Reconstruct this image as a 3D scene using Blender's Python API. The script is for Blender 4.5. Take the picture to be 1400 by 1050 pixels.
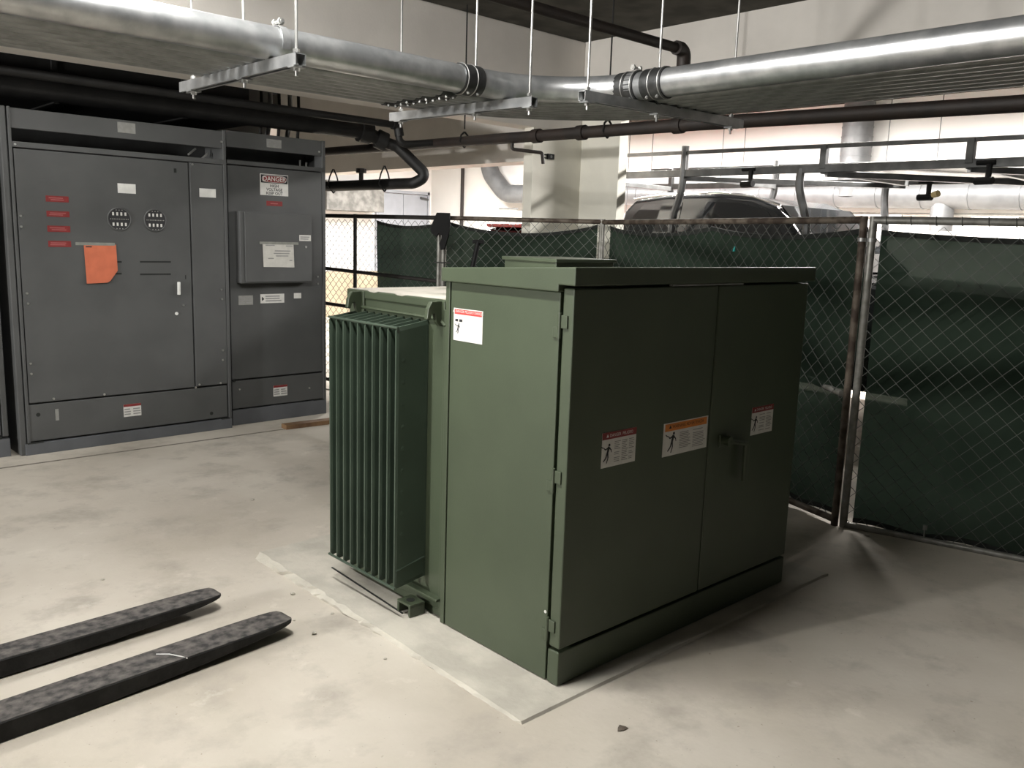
import bpy, bmesh, math, random
from mathutils import Vector, Matrix
random.seed(7)
D = bpy.data
SC = bpy.context.scene
COL = SC.collection
for o in list(D.objects):
    D.objects.remove(o, do_unlink=True)

# ------------------------------------------------------------------ camera
FPX, YAW, PITCH, ROLL = 1180.63, 0.75, 0.1685, 0.0323
CAM = Vector((-2.0477, -1.9378, 1.5447))
fw = Vector((math.sin(YAW)*math.cos(PITCH), math.cos(YAW)*math.cos(PITCH), -math.sin(PITCH)))
r0 = Vector((math.cos(YAW), -math.sin(YAW), 0)); u0 = r0.cross(fw)
rt = r0*math.cos(ROLL) + u0*math.sin(ROLL); up = rt.cross(fw)
cd = D.cameras.new('camera'); cam = D.objects.new('camera', cd); COL.objects.link(cam)
cd.sensor_fit = 'HORIZONTAL'; cd.sensor_width = 36.0; cd.lens = FPX/1400*36.0
cd.clip_start = 0.05; cd.clip_end = 200
m = Matrix((rt, up, -fw)).transposed().to_4x4(); m.translation = CAM
cam.matrix_world = m
SC.camera = cam

# ------------------------------------------------------------------ world, exposure, lights
w = D.worlds.new('world'); SC.world = w; w.use_nodes = True
bg = w.node_tree.nodes['Background']
bg.inputs[0].default_value = (1.0, 0.98, 0.94, 1); bg.inputs[1].default_value = 0.018
SC.view_settings.view_transform = 'Standard'
SC.view_settings.look = 'None'
SC.view_settings.exposure = 0.0
SC.view_settings.gamma = 1.0
SC.view_settings.use_curve_mapping = False

# lamp list: (x, y, z, length along y, width along x, strength, colour); the two near ones have glowing wrap lenses,
# the three in the far bay are open strips with a downward area lamp
LAMPS = [
    (-1.05, 0.66, 3.28, 1.2, 0.16, 205.0, (1.0, 0.98, 0.94)),
    (-.2, 2.95, 3.28, 1.2, 0.16, 38.0, (1.0, 0.98, 0.94)),
    (6.6, 8.6, 3.28, 2.4, 0.20, 720.0, (1.0, 0.97, 0.93)),
    (6.6, 4.6, 3.28, 2.4, 0.20, 720.0, (1.0, 0.965, 0.93)),
    (6.6, 1.6, 3.28, 2.4, 0.20, 720.0, (1.0, 0.965, 0.93)),
]
FLOOD = Vector((-8.5, 2.35, 2.02)); FLOOD_AIM = Vector((2.5, 1.5, 1.6)); FLOOD_W = 2300.0  # unseen lamp added far left to brighten the transformer side and beams
sl = D.lights.new('added_flood_lamp', 'SPOT'); sl.energy = FLOOD_W; sl.color = (1.0, .985, .95); sl.spot_size = math.radians(120); sl.spot_blend = .6; sl.shadow_soft_size = .14
so = D.objects.new('added_flood_lamp', sl); COL.objects.link(so); so.location = FLOOD
so.rotation_euler = (FLOOD_AIM-FLOOD).to_track_quat('-Z', 'Y').to_euler()
for i, (x, y, z, ly, lx, wt, c) in enumerate(LAMPS):
    if i < 2:
        continue
    ld = D.lights.new('strip_light_lamp', 'AREA'); ld.shape = 'RECTANGLE'
    ld.size = lx; ld.size_y = ly; ld.energy = wt; ld.color = c
    lo = D.objects.new('strip_light_lamp', ld); COL.objects.link(lo)
    lo.location = (x, y, z - 0.075)

# ------------------------------------------------------------------ materials
def nn(nt, t, **k):
    n = nt.nodes.new(t)
    for a, b in k.items():
        setattr(n, a, b)
    return n
MATS = {}
def mat(name, col, rough=0.6, metal=0.0, var=0.12, scale=6.0, bump=0.0, bscale=80.0, col2=None, fac=(0.4, 0.62), spec=0.5, detail=6.0, coat=0.0):
    m = D.materials.new(name); m.use_nodes = True; nt = m.node_tree
    b = nt.nodes['Principled BSDF']
    tc = nn(nt, 'ShaderNodeTexCoord')
    no = nn(nt, 'ShaderNodeTexNoise'); no.inputs['Scale'].default_value = scale; no.inputs['Detail'].default_value = detail
    nt.links.new(tc.outputs['Object'], no.inputs['Vector'])
    rp = nn(nt, 'ShaderNodeValToRGB')
    c2 = col2 if col2 else tuple(max(0, c*(1-var)) for c in col)
    c1 = col if col2 else tuple(min(1, c*(1+var)) for c in col)
    rp.color_ramp.elements[0].position = fac[0]; rp.color_ramp.elements[1].position = fac[1]
    rp.color_ramp.elements[0].color = (*c2, 1); rp.color_ramp.elements[1].color = (*c1, 1)
    nt.links.new(no.outputs['Fac'], rp.inputs['Fac']); nt.links.new(rp.outputs['Color'], b.inputs['Base Color'])
    b.inputs['Roughness'].default_value = rough; b.inputs['Metallic'].default_value = metal
    b.inputs['Specular IOR Level'].default_value = spec
    if bump > 0:
        n2 = nn(nt, 'ShaderNodeTexNoise'); n2.inputs['Scale'].default_value = bscale; n2.inputs['Detail'].default_value = 4
        nt.links.new(tc.outputs['Object'], n2.inputs['Vector'])
        bp = nn(nt, 'ShaderNodeBump'); bp.inputs['Strength'].default_value = bump; bp.inputs['Distance'].default_value = 0.01
        nt.links.new(n2.outputs['Fac'], bp.inputs['Height']); nt.links.new(bp.outputs['Normal'], b.inputs['Normal'])
    MATS[name] = m
    return m
def emat(name, col, s):
    m = D.materials.new(name); m.use_nodes = True; nt = m.node_tree
    b = nt.nodes['Principled BSDF']; b.inputs['Base Color'].default_value = (.8, .8, .8, 1)
    b.inputs['Emission Color'].default_value = (*col, 1); b.inputs['Emission Strength'].default_value = s
    MATS[name] = m

def floor_mat():
    m = D.materials.new('floor_concrete'); m.use_nodes = True; nt = m.node_tree; L = nt.links
    b = nt.nodes['Principled BSDF']; tc = nn(nt, 'ShaderNodeTexCoord')
    def noise(s, d, rough=.55):
        n = nn(nt, 'ShaderNodeTexNoise'); n.inputs['Scale'].default_value = s; n.inputs['Detail'].default_value = d
        n.inputs['Roughness'].default_value = rough; L.new(tc.outputs['Object'], n.inputs['Vector']); return n
    def ramp(n, p0, c0, p1, c1):
        r = nn(nt, 'ShaderNodeValToRGB'); r.color_ramp.elements[0].position = p0; r.color_ramp.elements[1].position = p1
        r.color_ramp.elements[0].color = c0; r.color_ramp.elements[1].color = c1; L.new(n.outputs['Fac'], r.inputs['Fac']); return r
    def mix(f, a, c, mode='MIX', v=None):
        x = nn(nt, 'ShaderNodeMix', data_type='RGBA', blend_type=mode)
        if v is None: L.new(f, x.inputs['Factor'])
        else: x.inputs['Factor'].default_value = v
        L.new(a, x.inputs['A']); L.new(c, x.inputs['B']); return x.outputs['Result']
    base = ramp(noise(1.3, 8), .3, (.41, .37, .31, 1), .7, (.55, .51, .445, 1)).outputs['Color']
    patch = ramp(noise(3.2, 6, .65), .50, (0, 0, 0, 1), .72, (1, 1, 1, 1)).outputs['Color']
    dark = nn(nt, 'ShaderNodeRGB'); dark.outputs[0].default_value = (.345, .315, .27, 1)
    c = mix(patch, base, dark.outputs[0])
    pw = ramp(noise(5.5, 9, .7), .60, (0, 0, 0, 1), .82, (.75, .75, .75, 1)).outputs['Color']
    wh = nn(nt, 'ShaderNodeRGB'); wh.outputs[0].default_value = (.64, .60, .53, 1)
    c = mix(pw, c, wh.outputs[0])
    sp = ramp(noise(60, 3), .70, (0, 0, 0, 1), .76, (.6, .6, .6, 1)).outputs['Color']
    sd = nn(nt, 'ShaderNodeRGB'); sd.outputs[0].default_value = (.2, .17, .13, 1)
    c = mix(sp, c, sd.outputs[0])
    L.new(c, b.inputs['Base Color']); b.inputs['Roughness'].default_value = .82; b.inputs['Specular IOR Level'].default_value = .25
    bp = nn(nt, 'ShaderNodeBump'); bp.inputs['Strength'].default_value = .12; bp.inputs['Distance'].default_value = .01
    L.new(noise(35, 8).outputs['Fac'], bp.inputs['Height']); L.new(bp.outputs['Normal'], b.inputs['Normal'])
    MATS['floor'] = m
floor_mat()
mat('pad', (.43, .405, .35), .85, var=.12, scale=5, bump=.25, bscale=40, spec=.2)
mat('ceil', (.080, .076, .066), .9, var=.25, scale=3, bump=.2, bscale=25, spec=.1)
mat('wall', (.70, .665, .62), .8, var=.05, scale=2, bump=.1, bscale=60, spec=.2)
mat('wall_col', (.80, .775, .69), .8, var=.05, scale=2.5, bump=.1, bscale=60, spec=.2)
mat('wall_far', (.80, .78, .75), .8, var=.03, scale=.8, spec=.2)
mat('wall_shade', (.16, .16, .155), .9, var=.2, scale=2, spec=.1)  # wall tone darkened to carry the shade of the unlit alcove
mat('beige', (.36, .30, .215), .8, var=.1, scale=2, spec=.2)
mat('concrete_block', (.20, .197, .185), .9, var=.3, scale=6, bump=.2)
mat('green', (.051, .066, .039), .42, var=.06, scale=3, bump=.05, bscale=180)
mat('green_fin_shade', (.040, .060, .042), .45, var=.10, scale=4)  # transformer green darkened to hold the shade on the fins
mat('dust', (.46, .43, .38), .85, col2=(.25, .25, .20), fac=(.30, .50), scale=6, spec=.2)
mat('gap', (.012, .014, .012), .8, var=.1)
mat('grey', (.078, .080, .080), .48, var=.08, scale=3, bump=.05, bscale=200)
mat('grey_base', (.098, .103, .112), .5, var=.10, scale=4)
mat('grey_dark', (.035, .036, .036), .7, var=.15)
mat('galv', (.56, .57, .575), .32, 0.8, col2=(.36, .37, .38), scale=14, fac=(.35, .7))
mat('galv_dull', (.30, .305, .30), .45, 0.45, col2=(.20, .205, .20), scale=16, fac=(.35, .7))
mat('coupling', (.085, .087, .088), .35, .8, var=.2, scale=20)
mat('steel', (.36, .36, .35), .5, .8, var=.1)
mat('bolt', (.75, .75, .73), .3, .9, var=.1)
mat('rustpipe', (.022, .014, .0105), .6, .0, col2=(.012, .009, .0075), scale=9, fac=(.35, .65), bump=.2)
mat('blackpipe', (.0085, .0082, .008), .55, .1, var=.3, scale=8, bump=.2)
mat('duct', (.15, .153, .155), .5, .3, var=.12, scale=5)
mat('fence_galv', (.30, .295, .27), .5, .5, col2=(.19, .185, .165), scale=20, fac=(.35, .65))
mat('fence_rust', (.14, .115, .09), .7, .3, col2=(.055, .038, .028), scale=12, fac=(.42, .58), bump=.2)
mat('fence_black', (.022, .02, .018), .6, .2, var=.3, scale=12)
mat('wire', (.10, .105, .095), .6, .3, var=.15)
mat('hem', (.012, .014, .012), .9, var=.2)
mat('white_label', (.62, .61, .58), .5, var=.04, scale=30)
mat('foil_label', (.80, .80, .77), .35, .15, var=.08, scale=12)
mat('dull_label', (.25, .25, .235), .6, var=.08, scale=30)
mat('paper', (.52, .51, .47), .8, var=.05, scale=20)
mat('orange_paper', (.52, .135, .065), .75, var=.06, scale=14)
mat('tape', (.22, .225, .20), .5, var=.1, scale=20)
mat('red_label', (.20, .022, .022), .5, var=.08, scale=30)
mat('red_bright', (.62, .05, .045), .5, var=.05, scale=30)
mat('red_text', (.33, .10, .10), .6, var=.05)
mat('orange_label', (.62, .20, .03), .5, var=.05, scale=30)
mat('ink', (.02, .02, .022), .7, var=.1)
mat('ink_grey', (.26, .26, .255), .7, var=.1)
mat('black', (.006, .006, .006), .6, var=.2, spec=.2)
mat('forksteel', (.120, .108, .098), .75, .0, col2=(.016, .015, .015), scale=26, detail=12.0, fac=(.36, .66), bump=.3, bscale=60)
mat('fork_side_shade', (.016, .0155, .015), .65, .1, var=.3, scale=14, bump=.3, bscale=60, spec=.25)  # black blade sides, with the shade on them put into the colour
mat('joint', (.17, .155, .125), .9, var=.2, scale=20)
mat('wood', (.20, .115, .055), .8, col2=(.11, .06, .03), scale=9, fac=(.35, .65))
mat('truck_paint', (.016, .017, .018), .22, 0, var=.1, spec=.6)
mat('glass', (.012, .013, .014), .06, 0, var=.05, spec=.6)
mat('tyre', (.013, .013, .013), .85, var=.2)
mat('chrome', (.6, .6, .6), .15, 1, var=.02)
mat('rackpaint', (.085, .086, .085), .45, .3, var=.2, scale=9)
mat('red_paint', (.35, .02, .02), .25, 0, var=.05, spec=.6)
mat('red_lamp', (.55, .02, .03), .2, 0, var=.05, spec=.6)
mat('greydoor', (.37, .39, .43), .5, var=.04)
mat('plate', (.22, .21, .195), .3, .7, var=.4, scale=40, bump=.8, bscale=60)
mat('cyan', (.05, .45, .42), .5, var=.1)
mat('yellowish', (.55, .42, .2), .6, var=.1)
mat('housing', (.6, .6, .58), .5, var=.04)
mat('rubble', (.45, .42, .36), .9, var=.15, scale=30)
mat('leaf', (.10, .08, .06), .8, var=.2)
emat('tube_glow', (1.0, .96, .88), 12.0)

def screen_mat():
    m = D.materials.new('green_screen'); m.use_nodes = True; nt = m.node_tree; L = nt.links
    out = nt.nodes['Material Output']; nt.nodes.remove(nt.nodes['Principled BSDF'])
    tc = nn(nt, 'ShaderNodeTexCoord'); no = nn(nt, 'ShaderNodeTexNoise'); no.inputs['Scale'].default_value = 2.5; no.inputs['Detail'].default_value = 5
    L.new(tc.outputs['Object'], no.inputs['Vector'])
    r = nn(nt, 'ShaderNodeValToRGB'); r.color_ramp.elements[0].position = .35; r.color_ramp.elements[1].position = .65
    r.color_ramp.elements[0].color = (.0125, .0195, .014, 1); r.color_ramp.elements[1].color = (.0185, .0275, .020, 1)
    L.new(no.outputs['Fac'], r.inputs['Fac'])
    d = nn(nt, 'ShaderNodeBsdfDiffuse'); t = nn(nt, 'ShaderNodeBsdfTranslucent'); tr = nn(nt, 'ShaderNodeBsdfTransparent')
    tr.inputs[0].default_value = (.8, .92, .84, 1)
    L.new(r.outputs['Color'], d.inputs['Color']); L.new(r.outputs['Color'], t.inputs['Color'])
    a = nn(nt, 'ShaderNodeMixShader'); a.inputs[0].default_value = .35
    L.new(d.outputs[0], a.inputs[1]); L.new(t.outputs[0], a.inputs[2])
    b = nn(nt, 'ShaderNodeMixShader'); b.inputs[0].default_value = .009
    L.new(a.outputs[0], b.inputs[1]); L.new(tr.outputs[0], b.inputs[2]); L.new(b.outputs[0], out.inputs['Surface'])
    MATS['screen'] = m
screen_mat()

# ------------------------------------------------------------------ mesh helpers
class MB:
    def __init__(s): s.v = []; s.f = []
    def add(s, vs, fs):
        n = len(s.v); s.v += [tuple(p) for p in vs]; s.f += [tuple(i+n for i in q) for q in fs]; return s
    def box(s, x0, y0, z0, x1, y1, z1):
        x0, x1 = sorted((x0, x1)); y0, y1 = sorted((y0, y1)); z0, z1 = sorted((z0, z1))
        return s.add([(x0,y0,z0),(x1,y0,z0),(x1,y1,z0),(x0,y1,z0),(x0,y0,z1),(x1,y0,z1),(x1,y1,z1),(x0,y1,z1)],
                     [(0,3,2,1),(4,5,6,7),(0,1,5,4),(1,2,6,5),(2,3,7,6),(3,0,4,7)])
    def obox(s, c, ax, ay, az, hx, hy, hz):
        c = Vector(c); ax = Vector(ax).normalized(); ay = Vector(ay).normalized(); az = Vector(az).normalized()
        vs = [c + ax*hx*a + ay*hy*b + az*hz*d for d in (-1, 1) for a, b in ((-1,-1),(1,-1),(1,1),(-1,1))]
        return s.add(vs, [(0,3,2,1),(4,5,6,7),(0,1,5,4),(1,2,6,5),(2,3,7,6),(3,0,4,7)])
    def bar(s, p, q, wd, ht):
        p = Vector(p); q = Vector(q); d = (q-p).normalized(); sd = d.cross(Vector((0,0,1)))
        if sd.length < 1e-4: sd = Vector((1,0,0))
        sd.normalize(); u = sd.cross(d)
        return s.obox((p+q)/2, d, sd, u, (q-p).length/2, wd/2, ht/2)
    def prism(s, poly, axis, a, b):
        # poly: 2D points in the two other axes (order x,y,z without axis)
        n = len(poly)
        def P(q, t):
            return {'x': (t, q[0], q[1]), 'y': (q[0], t, q[1]), 'z': (q[0], q[1], t)}[axis]
        vs = [P(q, a) for q in poly] + [P(q, b) for q in poly]
        fs = [tuple(range(n))[::-1], tuple(range(n, 2*n))] + [(i, (i+1) % n, n+(i+1) % n, n+i) for i in range(n)]
        return s.add(vs, fs)
    def tube(s, pts, r, n=12, caps=True):
        pts = [Vector(p) for p in pts]; rings = []
        rs = r if isinstance(r, (list, tuple)) else [r]*len(pts)
        prev = None
        for i, p in enumerate(pts):
            t = (pts[min(i+1, len(pts)-1)] - pts[max(i-1, 0)]).normalized()
            if prev is None:
                a = Vector((0,0,1)) if abs(t.z) < .9 else Vector((1,0,0))
                u = t.cross(a).normalized()
            else:
                u = (prev - t*prev.dot(t)).normalized()
            prev = u; v = t.cross(u)
            rings.append([p + (u*math.cos(2*math.pi*k/n) + v*math.sin(2*math.pi*k/n))*rs[i] for k in range(n)])
        vs = [q for g in rings for q in g]; fs = []
        for i in range(len(pts)-1):
            for k in range(n):
                fs.append((i*n+k, i*n+(k+1) % n, (i+1)*n+(k+1) % n, (i+1)*n+k))
        if caps:
            fs.append(tuple(range(n))[::-1]); fs.append(tuple(range((len(pts)-1)*n, len(pts)*n)))
        return s.add(vs, fs)
    def build(s, name, m, parent=None, smooth=False, bevel=0.0, local=False, tag=None, kind=None, seg=2):
        me = D.meshes.new(name)
        off = Vector((0,0,0))
        if parent is not None:
            if not local:
                p = parent
                while p is not None:
                    off += p.location; p = p.parent
        else:
            xs = [p[0] for p in s.v]; ys = [p[1] for p in s.v]; zs = [p[2] for p in s.v]
            off = Vector(((min(xs)+max(xs))/2, (min(ys)+max(ys))/2, min(zs)))
        me.from_pydata([(p[0]-off.x, p[1]-off.y, p[2]-off.z) for p in s.v], [], s.f)
        bm = bmesh.new(); bm.from_mesh(me); bmesh.ops.recalc_face_normals(bm, faces=bm.faces); bm.to_mesh(me); bm.free()
        me.materials.append(MATS[m] if isinstance(m, str) else m)
        if smooth:
            for p in me.polygons: p.use_smooth = True
            try: me.set_sharp_from_angle(angle=math.radians(40))
            except Exception: pass
        o = D.objects.new(name, me); COL.objects.link(o)
        if parent is not None: o.parent = parent
        else: o.location = off
        if bevel > 0:
            b = o.modifiers.new('bevel', 'BEVEL'); b.width = bevel; b.segments = seg; b.limit_method = 'ANGLE'
        if tag: settag(o, *tag)
        if kind: o['kind'] = kind
        return o
def settag(o, label, cat, group=None):
    o['label'] = label; o['category'] = cat
    if group: o['group'] = group
def empty(name, loc, tag=None, rz=0.0):
    o = D.objects.new(name, None); COL.objects.link(o); o.location = loc; o.rotation_euler[2] = rz; o.empty_display_size = .1
    if tag: settag(o, *tag)
    return o
def struct(o, label=None):
    o['kind'] = 'structure'
    if label: o['label'] = label
    return o
def fillet(pts, r, n=7):
    pts = [Vector(p) for p in pts]; out = [pts[0]]
    for i in range(1, len(pts)-1):
        a = (pts[i-1]-pts[i]); b = (pts[i+1]-pts[i]); la = a.length; lb = b.length; a.normalize(); b.normalize()
        ang = a.angle(b)
        if ang > 3.1: out.append(pts[i]); continue
        t = min(r/math.tan(ang/2), la*.49, lb*.49); rr = t*math.tan(ang/2)
        c = pts[i] + (a+b).normalized()*(rr/math.sin(ang/2))
        p = pts[i]+a*t; q = pts[i]+b*t
        u = (p-c); v = (q-c); th = u.angle(v)
        for k in range(n+1):
            f = k/n
            out.append(c + (u*math.sin((1-f)*th) + v*math.sin(f*th))/math.sin(th))
    out.append(pts[-1]); return out
def text(body, size, m, parent, loc, right, upv, name='lettering', align='CENTER', sx=1.0, bold=0.0):
    cu = D.curves.new('t', 'FONT'); cu.body = body; cu.size = size; cu.align_x = align; cu.align_y = 'CENTER'; cu.resolution_u = 2
    cu.extrude = 0.0; cu.offset = bold
    t = D.objects.new('t', cu); COL.objects.link(t)
    bpy.context.view_layer.update()
    me = D.meshes.new_from_object(t.evaluated_get(bpy.context.evaluated_depsgraph_get()))
    D.objects.remove(t, do_unlink=True)
    right = Vector(right).normalized(); upv = Vector(upv).normalized(); nrm = right.cross(upv)
    mw = Matrix((right*sx, upv, nrm)).transposed().to_4x4(); mw.translation = Vector(loc)
    me.transform(mw); me.materials.clear(); me.materials.append(MATS[m])
    o = D.objects.new(name, me); COL.objects.link(o); o.parent = parent
    return o

# ================================================================== SETTING
ZF, ZC = -0.03, 3.42
def zfl(y):   # the floor falls slightly towards the cabinets
    return -.010 if y < -.1 else (ZF if y > 1.6 else -.010 + (ZF+.010)*(y+.1)/1.7)
fl = MB(); fl.prism([(-9, -.3), (-9, -.010), (-.1, -.010), (1.6, ZF), (16, ZF), (16, -.3)], 'x', -12, 16)
struct(fl.build('floor', 'floor'), 'dusty beige concrete garage floor with pale stains')
jt = MB(); jt.box(-7, 4.222, ZF-.01, 1.3, 4.246, ZF+.001)
struct(jt.build('trim_1', 'joint'), 'dark filled floor joint along the foot of the cabinets')
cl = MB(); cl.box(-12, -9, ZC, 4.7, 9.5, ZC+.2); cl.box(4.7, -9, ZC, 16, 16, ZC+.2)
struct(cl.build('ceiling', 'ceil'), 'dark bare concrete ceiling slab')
wb = MB(); wb.box(-12, 4.07, 2.56, 4.38, 4.30, ZC)
struct(wb.build('wall_back', 'wall', bevel=.012), 'white painted downstand beam behind the conduits')
wr = MB(); wr.box(4.38, -9, 2.70, 4.60, 4.30, ZC)
struct(wr.build('wall_right', 'wall'), 'white painted beam above the van')
pc = MB(); pc.box(3.72, 4.07, ZF, 4.38, 4.19, 2.56); pc.box(4.38, 3.58, ZF, 4.50, 4.19, 2.70)
struct(pc.build('wall_corner', 'wall_col'), 'cream painted corner pier behind the fence')
al = MB(); al.box(4.0, 4.30, 2.29, 4.30, 9.5, ZC)
struct(al.build('wall_alcove', 'wall'), 'cream lintel above the bright opening')
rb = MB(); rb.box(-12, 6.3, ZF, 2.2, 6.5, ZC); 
struct(rb.build('wall_rear', 'wall_shade'), 'rear wall behind the switchgear, coloured dark for shade')
fr = MB(); fr.box(9.2, -9, ZF, 9.4, 12.8, ZC)
struct(fr.build('wall_far', 'wall_far'), 'bright white wall of the next garage bay')
ff = MB(); ff.box(2.0, 12.8, ZF, 9.4, 13.0, ZC)
struct(ff.build('wall_far_end', 'wall_far'), 'bright white end wall of the next bay')
lw = MB(); lw.box(2.0, 12.2, ZF, 7.8, 12.5, .80)
lw.build('kerb_wall', 'beige', bevel=.02, tag=('low beige wall seen through the unscreened fence', 'wall'))
bb = MB(); bb.box(6.3, 12.1, 1.93, 7.55, 12.79, 2.46)
bb.build('concrete_block', 'concrete_block', bevel=.01, tag=('rough grey concrete block hanging beside the grey double door', 'concrete block'))

# lamp fixtures
for i, (x, y, z, ly, lx, wt, c) in enumerate(LAMPS):
    lab = ['fluorescent strip light hanging left of the transformer', 'fluorescent strip light hanging before the tall grey cabinets', 'fluorescent strip light in far bay nearest the grey doors',
           'fluorescent strip light in far bay between the other two', 'fluorescent strip light in far bay beyond the ladder rack'][i]
    t = empty('strip_light', (x, y, z), (lab, 'lamp', 'fluorescent strip lights'))
    h = MB(); h.prism([(x-.09, z-.05), (x+.09, z-.05), (x+.05, z+.03), (x-.05, z+.03)], 'y', y-ly/2-.05, y+ly/2+.05); h.build('housing', 'housing', t, bevel=.004)
    if i < 2:
        emat('lens_glow_%d' % i, c, wt)
        g = MB(); g.prism([(x-.085, z-.052), (x+.085, z-.052), (x+.07, z-.115), (x-.07, z-.115)], 'y', y-ly/2, y+ly/2); g.build('wrap_lens', 'lens_glow_%d' % i, t)
    for s_ in (-1, 1):
        if i >= 2: g = MB(); g.tube([(x+s_*.045, y-ly/2, z-.062), (x+s_*.045, y+ly/2, z-.062)], .013, 8); g.build('tube', 'tube_glow', t, smooth=True)
        r = MB(); r.tube([(x, y+s_*ly*.4, z+.03), (x, y+s_*ly*.4, ZC)], .005, 6); r.build('hanger_rod', 'steel', t)

# fixture given to the added, unseen flood lamp
FLT = empty('added_flood', FLOOD, ('unseen flood lamp added far left to light transformer and beams', 'lamp'))
fd = (FLOOD_AIM-FLOOD).normalized(); fs_ = fd.cross(Vector((0, 0, 1))).normalized(); fu = fs_.cross(fd)
b = MB(); b.obox(FLOOD-fd*.16, fd, fs_, fu, .08, .20, .15); b.build('housing', 'black', FLT, bevel=.01)
emat('flood_glow', (1, .965, .91), 25.0)
b = MB(); b.obox(FLOOD-fd*.072, fd, fs_, fu, .006, .17, .12); b.build('lens', 'flood_glow', FLT)
b = MB(); b.tube([FLOOD-fd*.16+fs_*.22, FLOOD-fd*.16+fs_*.22+Vector((0, 0, .25)), FLOOD-fd*.16-fs_*.22+Vector((0, 0, .25)), FLOOD-fd*.16-fs_*.22], .012, 6); b.build('yoke', 'black', FLT)
b = MB(); e_ = FLOOD-fd*.16+Vector((0, 0, .25)); b.tube([e_, (e_.x, e_.y, ZC-.01)], .015, 8); b.build('stem', 'black', FLT)

# ================================================================== TRANSFORMER PAD
def pad():
    def ring(pts, jit, z, ins):
        out = []
        cx, cy = .76, .88
        for (x, y) in pts:
            out.append((x + (cx-x)*ins + random.uniform(-jit, jit), y + (cy-y)*ins + random.uniform(-jit, jit), z + random.uniform(-.003, .002)))
        return out
    c = [(-.245, -.105), (1.78, -.105), (1.78, 1.86), (-.21, 1.80)]
    pts = []
    for i in range(4):
        a, b = c[i], c[(i+1) % 4]; n = 44
        for k in range(n): pts.append((a[0]+(b[0]-a[0])*k/n, a[1]+(b[1]-a[1])*k/n))
    n = len(pts)
    # the left edge is crumbled, more so towards the back
    low, mid, top = [], [], []
    for i, (x, y) in enumerate(pts):
        e = 1.0 if i >= 3*44 else .12
        f = max(0.1, min(1, (y+.1)/1.9))
        j = .018*e*f
        dx = -1 if i >= 3*44 else 0
        q = random.uniform(0, 1)*e*f
        low.append((x+dx*(.010*f+.018*f*q), y, ZF-.002))
        mid.append((x+dx*(.006)+random.uniform(-j, j), y+random.uniform(-j, j)*.5, -.012+random.uniform(-.008, .004)*e))
        ins = .003 + .014*q
        top.append((x+(ins if i >= 3*44 else (-.006 if 44 <= i < 88 else 0))+random.uniform(-j, j)*.4, y+(.008 if i < 44 else 0), 0.0-.001))
    b = MB(); vs = low+mid+top; fs = []
    for r_ in range(2):
        for i in range(n):
            fs.append((r_*n+i, r_*n+(i+1) % n, (r_+1)*n+(i+1) % n, (r_+1)*n+i))
    fs.append(tuple(range(2*n, 3*n)))
    b.add(vs, fs)
    return b.build('concrete_pad', 'pad', tag=('low concrete pad with crumbled edge under the green transformer', 'concrete pad'))
pad_o = pad()
s = MB(); s.prism([(-.075, .80), (-.068, .80), (-.034, 1.41), (-.041, 1.41)], 'z', -.004, .0025); s.build('saw_cut', 'gap', pad_o)
s = MB(); s.prism([(-.066, .80), (.02, .80), (.02, 1.41), (-.032, 1.41)], 'z', -.004, .0018); s.build('grout_strip', 'pad', pad_o)

# ================================================================== TRANSFORMER
TR = empty('pad_transformer', (0, 0, 0), ('dark green pad mounted transformer standing on low concrete pad', 'transformer'))
W, DP, H = 1.4965, .6266, 1.457
b = MB(); b.box(.02, .035, .002, W-.02, .60, 1.375); b.build('cabinet_body', 'gap', TR)
b = MB(); b.box(0, .040, .002, .03, .612, 1.371); b.build('side_panel', 'green', TR, bevel=.003)
b = MB(); b.box(W-.03, .040, .002, W, .612, 1.371); b.build('side_panel', 'green', TR, bevel=.003)
for xa, xb in ((-.003, .03), (W-.03, W+.003)):
    b = MB(); b.box(xa, .616, .002, xb, .640, 1.371); b.build('rear_flange', 'green', TR, bevel=.002)
b = MB(); b.box(0, -.02, .002, W, .032, .126); b.build('sill', 'green', TR, bevel=.004)
ld_ = MB(); ld_.box(0, -.022, .138, .811, .027, 1.386); LD = ld_.build('door', 'green', TR, bevel=.005)
rd_ = MB(); rd_.box(.818, -.022, .138, W, .027, 1.386); RD = rd_.build('door', 'green', TR, bevel=.005)
cp = MB(); cp.prism([(-.042, 1.396), (-.042, H), (.650, 1.424), (.650, 1.373), (.032, 1.373), (.032, 1.396)], 'x', -.020, W+.020)
cp.build('roof_cap', 'green', TR, bevel=.004)
st = MB(); st.box(.50, -.036, 1.388, .96, -.02, 1.394); st.build('weather_strip', 'galv_dull', TR)
# hinges on the left door, one on each height; same on the right door's far edge
for hz in (1.262, .735, .20):
    h = MB(); h.tube([(-.006, .034, hz-.042), (-.006, .034, hz+.042)], .007, 8); hg = h.build('hinge', 'green', TR, smooth=True)
    h = MB(); h.box(-.006, .040, hz-.042, 0, .066, hz-.006); h.build('hinge_leaf', 'green', hg, bevel=.002)
    h = MB(); h.box(-.006, .0, hz-.008, 0, .029, hz+.036); h.build('hinge_leaf', 'green', hg, bevel=.002)
    h = MB(); h.tube([(W+.004, .034, hz-.042), (W+.004, .034, hz+.042)], .007, 8); h.build('hinge', 'green', TR, smooth=True)
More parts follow.
